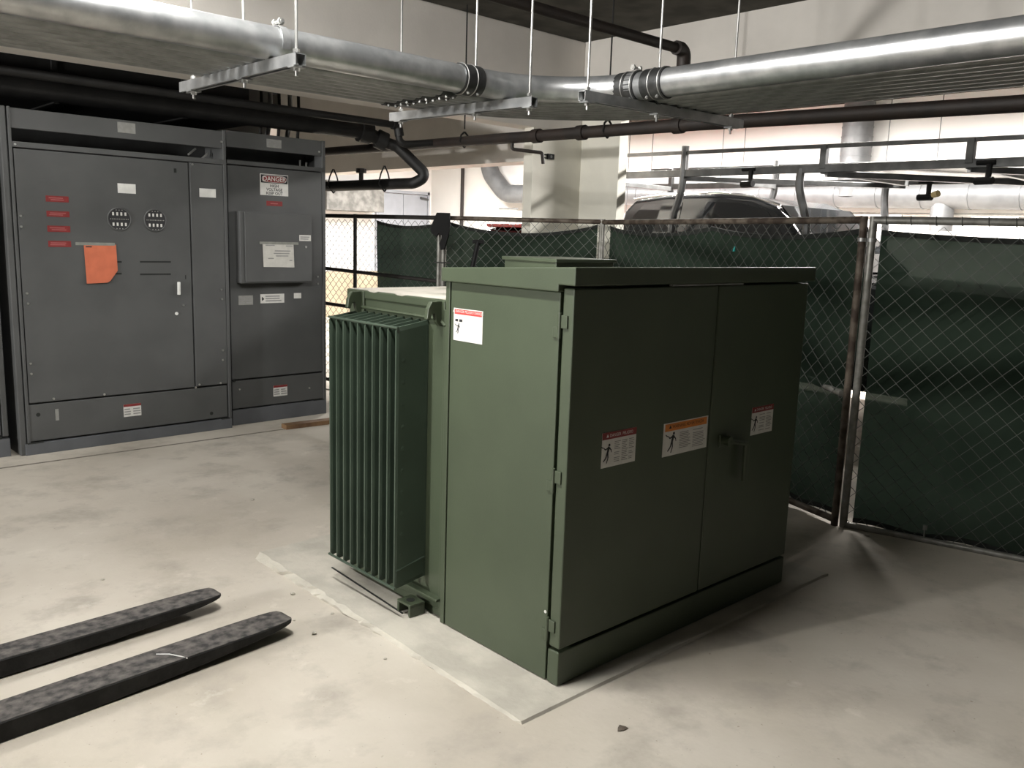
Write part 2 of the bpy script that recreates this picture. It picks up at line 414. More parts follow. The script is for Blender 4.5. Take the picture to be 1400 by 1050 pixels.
# lever handle
hd = MB(); hd.box(.885, -.030, .735, .935, -.021, .785); HD = hd.build('door_handle', 'green', RD, bevel=.003)
hd = MB(); hd.tube(fillet([(.91, -.03, .762), (.91, -.055, .762), (1.045, -.055, .735)], .012, 4), .011, 8); hd.build('handle_arm', 'green', RD, smooth=True)
hd = MB(); hd.prism([(1.028, .742), (1.062, .742), (1.054, .572), (1.034, .572)], 'y', -.062, -.046); hd.build('handle_lever', 'green', RD, bevel=.004)
hd = MB(); hd.tube([(.91, -.03, .762), (.91, -.062, .762)], .020, 10); hd.build('handle_pivot', 'green', RD, smooth=True)

def man(mb, o, R_, U_, N_, s, flip=False):
    """little figure struck by a bolt, drawn with thin plates; o = centre, s = height"""
    o = Vector(o)
    def P(a, c): return o + R_*a*s + U_*c*s
    def limb(a, c, t0, t1):
        p, q = P(*a), P(*c); d = (q-p).normalized(); sd = N_.cross(d)
        vs = [p+sd*t0*s, p-sd*t0*s, q-sd*t1*s, q+sd*t1*s]
        mb.add([v for v in vs] + [v+N_*.0004 for v in vs], [(0,1,2,3),(7,6,5,4),(0,1,5,4),(1,2,6,5),(2,3,7,6),(3,0,4,7)])
    def disc(a, r, n=10):
        c = P(*a); vs = [c + (R_*math.cos(2*math.pi*k/n)+U_*math.sin(2*math.pi*k/n))*r*s for k in range(n)]
        mb.add(vs, [tuple(range(n))])
    disc((.12, .40), .075); limb((.10, .32), (.0, .0), .085, .06); limb((.08, .28), (-.16, .20), .035, .03); limb((-.16, .2), (-.3, .32), .03, .02)
    limb((.12, .28), (.27, .14), .035, .03); limb((.27, .14), (.30, .02), .028, .02)
    limb((-.01, .03), (-.10, -.22), .045, .035); limb((-.10, -.22), (-.28, -.38), .035, .028); limb((.03, .03), (.06, -.24), .045, .035); limb((.06, -.24), (-.04, -.48), .033, .026)
    limb((-.48, .40), (-.34, .30), .015, .03)

def sticker(parent, o, R_, U_, wd, ht, hdr_col, hdr_h, hdr_text, txt_col, label, pict=True, cols=((.36, .62), (.66, .95)), border=True, pict_s=.62, pict_c=(.18, -.62), body='white_label', bars=None, tsize=.62):
    """o = upper left corner; R_ right, U_ up; wd, ht size"""
    R_ = Vector(R_).normalized(); U_ = Vector(U_).normalized(); N_ = R_.cross(U_); o = Vector(o)
    def q(mb, a0, b0, a1, b1, n0, n1):   # fractions of wd / ht measured from the upper left corner
        c = o + R_*wd*(a0+a1)/2 - U_*ht*(b0+b1)/2 + N_*(n0+n1)/2
        mb.obox(c, R_, U_, N_, wd*abs(a1-a0)/2, ht*abs(b1-b0)/2, (n1-n0)/2)
    b = MB(); q(b, 0, 0, 1, 1, 0, .0014); S = b.build('warning_sticker', body, parent, bevel=.0)
    S['label'] = label
    if hdr_col:
        b = MB(); e = .03 if border else 0
        q(b, e, e*.9, 1-e, hdr_h, .0014, .0019); b.build('header_band', hdr_col, S)
    if hdr_text:
        off = S.parent
        p = o + R_*wd*.5 - U_*ht*(hdr_h*.52) + N_*.0024
        text(hdr_text, ht*hdr_h*tsize, txt_col, S, p, R_, U_, sx=.95)
    if bars:
        b = MB()
        for (a0, b0, a1, b1) in bars: q(b, a0, b0, a1, b1, .0014, .0019)
        b.build('printed_block', 'ink', S)
    if cols:
        b = MB()
        for ci, (a0, a1) in enumerate(cols):
            y = hdr_h + .09
            while y < .90:
                q(b, a0, y, a1 - random.uniform(0, .08), y+.022, .0014, .0018); y += .052
                if random.random() < .16: y += .05
        b.build('printed_lines', 'ink_grey', S)
    if pict:
        b = MB(); man(b, o + R_*wd*pict_c[0] + U_*ht*pict_c[1] + N_*.0018, R_, U_, N_, ht*pict_s); b.build('pictogram', 'ink', S)
    return S
XR, ZU = (1, 0, 0), (0, 0, 1)
sticker(LD, (.171, -.0222, .886), XR, ZU, .184, .126, 'red_label', .20, '\u25b2 DANGER  PELIGRO', 'white_label', 'red headed danger sticker with falling figure on left door', border=False, cols=((.36, .54), (.58, .76), (.79, .96)), pict_c=(.16, -.60), pict_s=.58)
sticker(LD, (.516, -.0222, .876), XR, ZU, .283, .128, 'orange_label', .25, '\u25b2 WARNING ADVERTENCIA', 'ink', 'orange headed warning sticker beside the door gap', cols=((.36, .62), (.66, .95)), pict_c=(.19, -.60), pict_s=.66, tsize=.56)
sticker(RD, (1.118, -.0222, .871), XR, ZU, .168, .120, 'red_label', .20, '\u25b2 DANGER  PELIGRO', 'white_label', 'red headed danger sticker on right door', border=False, cols=((.36, .64), (.68, .96)), pict_c=(.16, -.60), pict_s=.58)
SP = [c for c in TR.children if c.name.startswith('side_panel')][0]
sticker(SP, (-.0002, .592, 1.276), (0, -1, 0), ZU, .167, .121, 'red_bright', .18, '\u25b2 DANGER PELIGRO DANGER', 'white_label', 'white sticker with red header high on the side panel', cols=None, border=True, pict_c=(.16, -.62), pict_s=.34,
        bars=((.06, .33, .16, .41), (.20, .33, .31, .41)))
# tank
b = MB(); b.box(.022, .642, .03, W-.03, 1.36, 1.268); b.build('tank', 'green', TR, bevel=.01)
b = MB(); b.box(.016, .645, 1.262, W-.024, 1.368, 1.299); TL = b.build('tank_lid', 'green', TR, bevel=.006)
dl = [(.022+random.uniform(0, .006), .655+.70*k/24) for k in range(25)] + [(W-.035, 1.355), (W-.035, .655)]
b = MB(); b.prism(dl, 'z', 1.2985, 1.3002); b.build('dust_layer', 'dust', TL)
for k, (ya, yb) in enumerate(((.92, 1.00), (1.12, 1.20))):
    b = MB(); b.prism([(ya, 1.2995), (yb, 1.2995), (yb-.02, 1.295), (ya+.03, 1.2935)], 'x', .0152, .024); b.build('paint_chip', 'dust', TL)
b = MB(); b.box(.70, .75, 1.299, 1.085, 1.09, 1.448); hb = b.build('access_hatch', 'green', TR, bevel=.004)
b = MB(); b.box(.69, .74, 1.440, 1.095, 1.10, 1.456); b.build('hatch_lid', 'green', hb, bevel=.003)
b = MB(); b.box(.012, .642, .03, .03, .672, 1.262); b.build('corner_weld', 'green', TR, bevel=.002)
b = MB(); b.tube(fillet([(.016, .660, 1.200), (.016, .70, 1.222), (.016, 1.30, 1.226)], .01, 3), .008, 6); b.build('weld_bead', 'green', TR, smooth=True)
for y in (.695, 1.255):   # lifting lugs
    lg = MB(); lg.prism([(.02, 1.294), (-.034, 1.292), (-.050, 1.266), (-.056, 1.225), (-.040, 1.222), (-.034, 1.244), (-.018, 1.246), (-.012, 1.214), (.006, 1.196), (.02, 1.194)], 'y', y-.011, y+.011)
    lo = lg.build('lifting_lug', 'green', TR, bevel=.003)
    lg = MB(); lg.box(.012, y-.03, 1.20, .023, y+.03, 1.294); lg.build('lug_plate', 'green', lo, bevel=.002)
# radiator
RA = MB(); RA.box(.012, .775, .15, .0225, 1.275, 1.19); RAD = RA.build('radiator', 'green_fin_shade', TR, bevel=.002)
NF = 10
fin_me = None
for i in range(NF):
    y = .782 + i*(1.268-.782)/(NF-1)
    fb = MB()
    # outline in x-z with slanted outer corners; edge rolled
    out = [(.022, .150), (-.118, .128), (-.130, .138), (-.131, 1.176), (-.122, 1.190), (.022, 1.212)]
    t = .0065
    n = len(out)
    inner = [(.020, .165), (-.112, .148), (-.120, .156), (-.121, 1.164), (-.114, 1.175), (.020, 1.195)]
    if fin_me is None:
        vs = [(x, -t*.55, z) for x, z in out] + [(x, -t, z) for x, z in inner] + [(x, t, z) for x, z in inner] + [(x, t*.55, z) for x, z in out]
        fs = [tuple(range(n, 2*n)), tuple(range(2*n, 3*n))[::-1]]
        for a in (0, 1, 2):
            fs += [(a*n+k, a*n+(k+1) % n, (a+1)*n+(k+1) % n, (a+1)*n+k) for k in range(n)]
        fs += [(3*n+k, 3*n+(k+1) % n, (k+1) % n, k) for k in range(n)]
        fb.add(vs, fs)
        o = fb.build('fin', 'green_fin_shade', RAD, local=True); fin_me = o.data
    else:
        o = D.objects.new('fin', fin_me); COL.objects.link(o); o.parent = RAD
    o.location = (0, y, 0)
for z, x in ((1.187, -.128), (.131, -.131)):
    r = MB(); r.tube([(x, .772, z), (x, 1.278, z)], .0055, 6); r.build('tie_rod', 'green_fin_shade', RAD, smooth=True)
r = MB()
for k in range(10):
    z = 1.06 - k*.088
    for a in range(1):
        c = Vector((-.098, .7755, z))
        vs = [c + Vector((0, -.003, 0))]; n = 10
        ring = [c + Vector((math.cos(2*math.pi*j/n)*.011, .0005, math.sin(2*math.pi*j/n)*.011)) for j in range(n)]
        r.add(vs+ring, [(0, 1+j, 1+(j+1) % n) for j in range(n)])
r.build('dimples', 'green_fin_shade', RAD, smooth=True)
r = MB(); r.tube([(-.125, .775, .205), (.014, .775, .235)], .0035, 5); r.build('weld_bead', 'green_fin_shade', RAD, smooth=True)
# base rail and jacking bracket
b = MB(); b.box(.026, .66, .002, .06, 1.33, .04); b.box(-.008, .66, .078, .025, 1.28, .09); b.build('base_rail', 'green', TR, bevel=.003)
b = MB(); b.box(-.075, .745, .044, -.0, .835, .054); b.box(-.075, .745, .002, -.0, .757, .044); b.box(-.075, .823, .002, -.0, .835, .044); b.box(-.03, .757, .002, -.012, .823, .044); JB = b.build('jacking_bracket', 'green', TR, bevel=.002)
b = MB(); b.tube([(-.04, .79, .0535), (-.04, .79, .0555)], .018, 12); b.build('bracket_hole', 'gap', JB)
b = MB(); b.tube([(0, .05, .255), (-.002, .05, .255)], .006, 6); b.build('paint_chip', 'white_label', SP)

# ================================================================== SWITCHGEAR
ANG = math.atan(.0238)
def sw_origin(s_, rec=0.0):
    d = Vector((math.cos(ANG), math.sin(ANG), 0)); nrm = Vector((-math.sin(ANG), math.cos(ANG), 0))
    return Vector((0, 4.5014, 0)) + d*s_ + nrm*rec
def lbox(parent, name, m, s0, s1, z0, z1, y0, y1, bev=.003, off=0.0):
    b = MB(); b.box(s0-off, y0, z0, s1-off, y1, z1); return b.build(name, m, parent, local=True, bevel=bev)
def bolts(parent, pts, off, y=0.0, m='bolt', r=.008):
    for s_, z in pts:
        b = MB(); b.tube([(s_-off, y-.007, z), (s_-off, y+.002, z)], r, 6); b.build('bolt', m, parent, local=True)
def printed(parent, off, s0, s1, z0, z1, y, n=4, m='ink_grey', cols=1):
    b = MB(); wdt = (s1-s0)/cols
    for c in range(cols):
        for k in range(n):
            z = z1 - (z1-z0)*(k+1)/(n+1); a = s0+wdt*c
            b.box(a+wdt*.08-off, y-.0012, z-(z1-z0)*.14/n*1.4, a+wdt*(.92-random.uniform(0, .2))-off, y-.0008, z+(z1-z0)*.14/n*1.4)
    b.build('printed_lines', m, parent, local=True)

# main cabinet
O = -.60
S1 = empty('switchgear_cabinet', sw_origin(O), ('tall grey switchgear cabinet with orange paper and two round meters', 'cabinet'), ANG)
lbox(S1, 'body', 'grey_dark', -.585, .905, ZF, 2.045, .02, 1.25, 0, O)
lbox(S1, 'top_housing', 'grey_dark', -.585, .905, 2.045, 2.265, .30, 1.25, 0, O)
lbox(S1, 'side_wall', 'grey', .905, .922, ZF, 2.268, .0, 1.25, .002, O)
lbox(S1, 'corner_post', 'grey', -.600, -.563, ZF, 2.268, -.004, 1.25, .006, O)
lbox(S1, 'corner_post', 'grey', -.556, -.536, ZF+.08, 2.268, -.008, .3, .004, O)
lbox(S1, 'corner_post', 'grey', .896, .922, .05, 2.268, -.008, .3, .004, O)
lbox(S1, 'header_panel', 'grey', -.536, .896, 2.135, 2.262, -.002, .02, .003, O)
lbox(S1, 'cross_rail', 'grey', -.536, .896, 2.016, 2.052, -.012, .02, .003, O)
DR = lbox(S1, 'door', 'grey', -.530, .622, .328, 2.008, -.006, .018, .003, O)
lbox(S1, 'side_door', 'grey', .634, .892, .330, 2.012, -.006, .018, .003, O)
LP = lbox(S1, 'lower_panel', 'grey', -.540, .886, .062, .316, -.004, .018, .003, O)
lbox(S1, 'plinth', 'grey_base', -.572, .918, ZF, .050, -.016, .02, .003, O)
lbox(S1, 'foot_gap', 'gap', -.56, -.46, .048, .056, -.017, .0, 0, O); lbox(S1, 'foot_gap', 'gap', .83, .90, .048, .056, -.017, .0, 0, O)
def labelbox(parent, m, s0, s1, z0, z1, y, off, n=0, cols=1, nm='label_plate', hdr=None):
    o = lbox(parent, nm, m, s0, s1, z0, z1, y-.0016, y, 0, off)
    if hdr: lbox(o, 'header_band', hdr, s0, s1, z1-(z1-z0)*.2, z1, y-.002, y-.0015, 0, off)
    if n: printed(o, off, s0, s1, z0, z1-(z1-z0)*(.2 if hdr else 0), y-.0008, n, cols=cols)
    return o
labelbox(S1, 'dull_label', .13, .252, 2.176, 2.246, -.002, O)
labelbox(DR, 'foil_label', .112, .236, 1.762, 1.828, -.006, O)
labelbox([c for c in S1.children if c.name.startswith('side_door')][0], 'foil_label', .704, .832, 1.766, 1.830, -.006, O)
for k, (z0, z1) in enumerate(((1.679, 1.719), (1.581, 1.619), (1.481, 1.522), (1.381, 1.422))):
    t = labelbox(DR, 'red_label', -.356, -.213, z0, z1, -.006, O, nm='red_nameplate')
    bb_ = MB()
    for q in (.35, .65):
        z = z0+(z1-z0)*q; bb_.box(-.345-O+random.uniform(0, .02), -.0082, z-.003, -.225-O-random.uniform(0, .03), -.0076, z+.003)
    bb_.build('printed_lines', 'red_text', t, local=True)
def meter(cx, cz):
    b = MB(); b.tube([(cx-O, -.006, cz), (cx-O, -.012, cz)], .076, 28); M_ = b.build('round_meter', 'ink', DR, local=True, smooth=True)
    b = MB(); n = 28
    b.tube([(cx-O+math.cos(2*math.pi*k/n)*.078, -.009, cz+math.sin(2*math.pi*k/n)*.078) for k in range(n+1)], .005, 6, False); b.build('bezel', 'grey', M_, local=True, smooth=True)
    b = MB()
    for zz in (.036, -.036):
        for k in range(4):
            x = cx-O-.042+k*.028; b.box(x-.006, -.0140, cz+zz-.011, x+.006, -.012, cz+zz+.011)
    b.build('terminal_tabs', 'white_label', M_, local=True)
    b = MB()
    for k in range(11):
        x = cx-O-.06+k*.012; b.box(x-.003, -.0135, cz-.003, x+.003, -.012, cz+.003)
    b.build('scale_dots', 'dull_label', M_, local=True)
    b = MB()
    for k in range(3):
        b.tube([(cx-O-.02+k*.02, -.0118, cz-.066), (cx-O-.02+k*.02, -.0132, cz-.066)], .004, 6)
        b.tube([(cx-O-.02+k*.02, -.0118, cz+.062), (cx-O-.02+k*.02, -.0132, cz+.062)], .004, 6)
    b.build('screws', 'dull_label', M_, local=True)
meter(.113, 1.581); meter(.365, 1.582)
for (a, c, z) in ((.034, .118, 1.282), (.246, .470, 1.283), (.034, .114, 1.199), (.243, .467, 1.193)):
    lbox(DR, 'slot', 'gap', a, c, z-.006, z+.006, -.0068, -.003, 0, O)
b = MB(); b.prism([(.510-O, 1.040), (.528-O, 1.040), (.530-O, 1.136), (.512-O, 1.136)], 'y', -.028, -.006); b.build('door_handle', 'foil_label', DR, local=True, bevel=.004)
b = MB(); b.tube([(.50-O, -.012, .90), (.50-O, -.006, .90)], .012, 8); b.build('lock', 'foil_label', DR, local=True)
lbox(DR, 'keyhole', 'gap', .515, .535, 1.93, 1.96, -.0068, -.003, 0, O); lbox(DR, 'keyhole', 'gap', .575, .582, 1.155, 1.185, -.0068, -.003, 0, O)
bolts(DR, [(-.513, 1.579), (-.513, 1.508), (-.504, 1.072), (-.501, 1.004), (-.508, .60), (-.508, .53), (-.378, .345), (-.044, .341), (.555, .96)], O, -.006)
bolts(S1, [(.857, 1.071), (.861, .998), (.857, .597), (.855, .522), (.66, .345), (.832, .341), (-.52, 2.034), (.886, 2.183), (.63, .325), (.655, 2.0)], O, -.006)
labelbox(LP, 'white_label', .086, .212, .158, .25, -.004, O, 3, 2, hdr='red_label')
for s_, z in ((-.48, .244), (.753, .106)):
    b = MB(); b.tube([(s_-O, -.0048, z), (s_-O, -.001, z)], .014, 10); b.build('knockout_hole', 'gap', LP, local=True)
lbox(LP, 'scuff', 'dull_label', -.372, -.350, .19, .27, -.0046, -.003, 0, O)
for a, c in ((.70, 2.10), (.80, 2.075)):
    b = MB(); b.bar((a-O, .16, c-.02), (a+.06-O, .16, c+.03), .012, .012); b.build('cable_tie', 'dull_label', S1, local=True)
# the orange sheet taped to the door
dn = Vector((-math.sin(ANG), math.cos(ANG), 0)); dd = Vector((math.cos(ANG), math.sin(ANG), 0))
def swp(s_, z, y): return Vector((0, 4.5014, 0)) + dd*s_ + dn*y + Vector((0, 0, z))
def sheet(name, outline, y, m, tag, curl=.012):
    z1 = max(p[1] for p in outline); z0 = min(p[1] for p in outline)
    fr_ = [swp(a, c, y - curl*((z1-c)/(z1-z0))**2) for a, c in outline]; bk = [p + dn*.0008 for p in fr_]
    n = len(outline); b = MB(); b.add(fr_+bk, [tuple(range(n)), tuple(range(n, 2*n))[::-1]] + [(i, (i+1) % n, n+(i+1) % n, n+i) for i in range(n)])
    return b.build(name, m, tag=tag)
op = sheet('orange_notice', [(-.132, 1.400), (.083, 1.402), (.085, 1.22), (.030, 1.150), (.012, 1.138), (-.128, 1.132)], -.0085, 'orange_paper', ('torn bright orange paper taped to the grey cabinet door', 'paper'))
def tape_strip(parent, s0, s1, z, y):
    b = MB(); b.obox(swp((s0+s1)/2, z, y), dd, (0, 0, 1), dn, (s1-s0)/2, .010, .0005)
    b.build('tape', 'tape', parent)
tape_strip(op, -.185, .075, 1.405, -.0095)
b = MB(); b.obox(swp(-.10, 1.385, -.0092), dd, (0, 0, 1), dn, .02, .004, .0003); b.build('printed_lines', 'ink', op)

# second cabinet
O2 = .95; RC = .06
S2 = empty('switchgear_cabinet', sw_origin(O2, RC), ('grey switchgear cabinet with the DANGER sign and a square box door', 'cabinet'), ANG)
lbox(S2, 'body', 'grey_dark', .955, 1.80, ZF, 2.06, .02, 1.2, 0, O2)
lbox(S2, 'top_housing', 'grey_dark', .955, 1.80, 2.06, 2.28, .26, 1.2, 0, O2)
lbox(S2, 'side_wall', 'grey', 1.815, 1.828, ZF, 2.283, .0, 1.2, .002, O2)
lbox(S2, 'corner_post', 'grey', 1.797, 1.828, ZF+.08, 2.283, -.008, .2, .004, O2)
lbox(S2, 'header_panel', 'grey', .955, 1.797, 2.158, 2.280, -.002, .02, .003, O2)
lbox(S2, 'cross_rail', 'grey', .955, 1.797, 2.030, 2.062, -.012, .02, .003, O2)
FP = lbox(S2, 'front_panel', 'grey', .960, 1.793, .345, 2.022, -.004, .018, .003, O2)
LP2 = lbox(S2, 'lower_panel', 'grey', .960, 1.793, .105, .332, -.004, .018, .003, O2)
lbox(S2, 'plinth', 'grey_base', .955, 1.825, ZF, .094, -.012, .02, .003, O2)
lbox(S2, 'foot_gap', 'gap', 1.70, 1.80, .093, .10, -.013, .0, 0, O2)
BX = lbox(S2, 'relay_box', 'grey', 1.012, 1.648, 1.118, 1.676, -.085, -.004, .004, O2)
BD = lbox(S2, 'box_door', 'grey', 1.050, 1.642, 1.128, 1.668, -.094, -.085, .003, O2)
def lab2(parent, m, s0, s1, z0, z1, y, n=0, cols=1, hdr=None, nm='label_plate'): return labelbox(parent, m, s0, s1, z0, z1, y, O2, n, cols, nm, hdr)
lab2(S2, 'dull_label', 1.295, 1.425, 2.185, 2.25, -.002, 3, 2)
DS = lab2(FP, 'white_label', 1.232, 1.480, 1.812, 1.978, -.004, nm='danger_sign')
b = MB(); b.box(1.238-O2, -.0068, 1.908, 1.474-O2, -.0055, 1.972); b.build('sign_head', 'ink', DS, local=True)
b = MB(); n = 28; el = [(1.356-O2+math.copysign(abs(math.cos(2*math.pi*k/n))**.45, math.cos(2*math.pi*k/n))*.108, 1.940+math.copysign(abs(math.sin(2*math.pi*k/n))**.6, math.sin(2*math.pi*k/n))*.027) for k in range(n)]
b.prism(el, 'y', -.0074, -.0068); b.build('sign_oval_rim', 'white_label', DS, local=True)
b = MB(); el2 = [(1.356-O2+(x-(1.356-O2))*.965, 1.94+(z-1.94)*.89) for x, z in el]; b.prism(el2, 'y', -.0078, -.0073); b.build('sign_oval', 'red_label', DS, local=True)
text('DANGER', .050, 'white_label', DS, (1.356-O2, -.0082, 1.9395), XR, ZU, bold=.0007)
for tx, z in (('HIGH', 1.886), ('VOLTAGE', 1.857), ('KEEP OUT', 1.828)):
    text(tx, .032, 'ink', DS, (1.356-O2, -.0060, z), XR, ZU, bold=.0007)
t = lab2(FP, 'red_label', 1.285, 1.425, 1.730, 1.768, -.004, nm='red_nameplate')
b = MB(); b.box(1.32-O2, -.006, 1.745, 1.385-O2, -.0056, 1.752); b.build('printed_lines', 'red_text', t, local=True)
lab2(BD, 'white_label', 1.525, 1.632, 1.458, 1.506, -.094, 2)
b = MB(); b.tube([(1.585-O2, -.100, 1.41), (1.585-O2, -.093, 1.41)], .010, 8); b.build('box_lock', 'steel', BD, local=True)
lab2(FP, 'dull_label', 1.028, 1.152, .942, 1.016, -.004, 3, 2)
t = lab2(FP, 'white_label', 1.218, 1.432, .950, 1.024, -.004, 3, 1)
b = MB(); b.box(1.222-O2, -.0066, .955, 1.262-O2, -.0055, 1.018); b.build('pictogram', 'white_label', t, local=True)
b = MB(); b.prism([(1.230-O2, .968), (1.252-O2, .985), (1.230-O2, 1.004)], 'y', -.0072, -.0066); b.build('pictogram', 'ink', t, local=True)
lab2(FP, 'white_label', 1.522, 1.590, .982, 1.026, -.004)
lab2(LP2, 'white_label', 1.322, 1.450, .170, .262, -.004, 3, 2, hdr='red_label')
bolts(FP, [(1.75, 1.16), (1.75, 1.10)], O2, -.004); bolts(LP2, [(1.02, .262), (1.66, .21)], O2, -.004); bolts(S2, [(1.77, 2.19)], O2, -.004)
b = MB(); b.tube([(.98-O2, -.01, .338), (.975-O2, .0, .338)], .014, 8); b.build('knockout_hole', 'gap', LP2, local=True)
for a, c in ((1.66, 2.09), (1.72, 2.075)):
    b = MB(); b.box(a-O2, .12, c-.03, a+.012-O2, .13, c+.03); b.build('cable_tie', 'dull_label', S2, local=True)
pp = sheet('paper_notice', [(1.196, 1.438), (1.470, 1.430), (1.474, 1.243), (1.200, 1.247)], RC-.0965, 'paper', ('white printed sheet taped to the square grey box door', 'paper'), .004)
b = MB()
for k, (a, c) in enumerate(((1.22, 1.30), (1.40, 1.46), (1.30, 1.44), (1.29, 1.43), (1.31, 1.42), (1.24, 1.29), (1.43, 1.455))):
    z = (1.418, 1.415, 1.375, 1.355, 1.335, 1.315, 1.30)[k]
    b.obox(swp((a+c)/2, z, RC-.0995-.004*((1.438-z)/.2)**2), dd, (0, 0, 1), dn, (c-a)/2, .004, .0003)
b.build('printed_lines', 'ink_grey', pp)
tape_strip(pp, 1.170, 1.515, 1.436, RC-.0978)
# third cabinet, only its edge shows on the left
O3 = -1.55
S3 = empty('switchgear_cabinet', sw_origin(O3, .05), ('grey switchgear cabinet cut off by the left picture edge', 'cabinet'), ANG)
lbox(S3, 'body', 'grey_dark', -1.55, -.655, ZF, 2.265, .02, 1.2, 0, O3)
lbox(S3, 'front_panel', 'grey', -1.54, -.70, .12, 2.25, -.004, .018, .003, O3)
lbox(S3, 'corner_post', 'grey', -.69, -.655, .11, 2.265, -.008, .2, .004, O3)
lbox(S3, 'plinth', 'grey_base', -1.55, -.65, ZF, .095, -.012, .02, .003, O3)
lbox(S3, 'foot_gap', 'gap', -.80, -.70, .096, .108, -.014, .0, 0, O3)
bolts(S3, [(-.72, 1.08), (-.72, 1.0), (-.715, .40), (-.715, .33)], O3, -.004)

# ================================================================== CONDUIT RACK
ZR = 2.155   # top of the struts
YB, XB = 1.115, 1.03       # centre lines of the nearest conduit
conds = [(0.0, .060)] + [(.116+.074*i, .0245) for i in range(7)]
ordn = ['', 'second', 'third', 'fourth', 'fifth', 'sixth', 'seventh', 'eighth']
for i, (off, r) in enumerate(conds):
    y, x, z = YB+off, XB+off, ZR+r
    R_ = .48+off
    path = fillet([(-7.0, y, z), (x, y, z), (x, -4.0, z)], R_, 16)
    lab = 'widest galvanised conduit, nearest the camera, on the ceiling rack' if i == 0 else (ordn[i]+' galvanised conduit of the ceiling rack counted from the widest' if i < 7 else 'thin galvanised conduit farthest from the camera on the ceiling rack')
    g = 'conduits on the ceiling rack'
    t = empty('conduit', (x, y, z), (lab, 'conduit', g))
    p = MB(); p.tube(path, r, 24 if i == 0 else 10, False); p.build('pipe', 'galv' if i == 0 else 'galv_dull', t, smooth=True)
    # couplings at both ends of the bend
    for (cx, cy, ax) in ((x-R_-.08-.02*(i % 2), y, 'x'), (x, y-R_+.02-.03*(i % 2), 'y')) + (((x, y-R_-.13, 'y'),) if i == 0 else ()):
        h = .055 if i == 0 else .04
        a, b_ = ((cx-h, cy, z), (cx+h, cy, z)) if ax == 'x' else ((cx, cy-h, z), (cx, cy+h, z))
        q = MB(); q.tube([a, b_], r+.006, 20 if i == 0 else 10); c_ = q.build('coupling', 'coupling', t, smooth=True)
        if i == 0:
            for e in (-.5, .1):
                q = MB(); n = 20; cc = Vector(a).lerp(Vector(b_), .5+e*.8)
                ring = []
                for k in range(n+1):
                    an = 2*math.pi*k/n
                    dv = Vector((0, math.cos(an), math.sin(an))) if ax == 'x' else Vector((math.cos(an), 0, math.sin(an)))
                    ring.append(cc+dv*(r+.006))
                q.tube(ring, .003, 5, False); q.build('clamp_band', 'steel', c_, smooth=True)
        for e in (.25, .75):
            q = MB(); cc = Vector(a).lerp(Vector(b_), e); sd = Vector((0, -.55, -.83)) if ax == 'x' else Vector((-.55, 0, -.83))
            q.tube([cc+sd*(r+.003), cc+sd*(r+.018)], .006, 6); q.build('set_screw', 'steel', c_)
# struts with rods
def strut(p, q, rods, label):
    t = empty('strut_channel', p, (label, 'strut', 'struts of the ceiling rack'))
    p = Vector(p); q = Vector(q); d = (q-p).normalized(); sd = d.cross(Vector((0, 0, 1))).normalized()
    b = MB(); c = (p+q)/2; L_ = (q-p).length/2
    # C channel open downwards
    b.obox(c-Vector((0, 0, .002)), d, sd, (0, 0, 1), L_, .0205, .002)
    for s_ in (-1, 1):
        b.obox(c+sd*.0190*s_-Vector((0, 0, .0205)), d, sd, (0, 0, 1), L_, .0016, .0205)
        b.obox(c+sd*.0140*s_-Vector((0, 0, .0395)), d, sd, (0, 0, 1), L_, .006, .0016)
    b.build('channel', 'galv', t)
    for f in rods:
        e = p.lerp(q, f)
        r = MB(); r.tube([(e.x, e.y, ZR-.075), (e.x, e.y, ZC)], .0055, 8); ro = r.build('threaded_rod', 'steel', t, smooth=True)
        for zz in (ZR-.058, ZR+.006):
            r = MB(); r.tube([(e.x, e.y, zz), (e.x, e.y, zz+.011)], .012, 6); r.build('hex_nut', 'bolt', ro)
        r = MB(); r.obox((e.x, e.y, ZR-.044), d, sd, (0, 0, 1), .022, .024, .003); r.build('washer_plate', 'galv', ro)
    return t
def strap(parent, c, r, ax):
    b = MB(); n = 16; pts = []
    c = Vector(c)
    for k in range(n+1):
        an = math.pi*(-.12+1.24*k/n); dv = Vector((0, math.cos(an), math.sin(an))) if ax == 'x' else Vector((math.cos(an), 0, math.sin(an)))
        pts.append(c+dv*(r+.003))
    wv = Vector((.016, 0, 0)) if ax == 'x' else Vector((0, .016, 0))
    vs = [p-wv for p in pts]+[p+wv for p in pts]
    vo = [c+(p-wv-c)*1.0+((p-c).normalized())*.003 for p in pts]+[p+wv+((p-c).normalized())*.003 for p in pts]
    m_ = n+1
    fs = [(k, k+1, m_+k+1, m_+k) for k in range(n)] + [(2*m_+k, 3*m_+k, 3*m_+k+1, 2*m_+k+1) for k in range(n)] + [(k, 2*m_+k, 2*m_+k+1, k+1) for k in range(n)] + [(m_+k, m_+k+1, 3*m_+k+1, 3*m_+k) for k in range(n)]
    b.add(vs+vo, fs); s_ = b.build('pipe_strap', 'galv', parent, smooth=True)
    b = MB(); hh = Vector((0, 0, r+.018)); sx = Vector((.03, 0, 0)) if ax == 'y' else Vector((0, .03, 0))
    b.tube([c+hh-sx, c+hh+sx], .006, 6); b.tube([c+hh-sx*.9, c+hh-sx*.55], .013, 6); b.tube([c+hh+sx*.55, c+hh+sx*.9], .013, 6); b.build('strap_bolt', 'bolt', s_)
SA = strut((-.458, .905, ZR), (-.466, 1.90, ZR), (.03, .43, .90), 'galvanised strut channel under the conduits nearest the switchgear')
SB = strut((.690, .915, ZR), (.622, 1.90, ZR), (.03, .38, .93), 'galvanised strut channel at left end of the conduit bend')
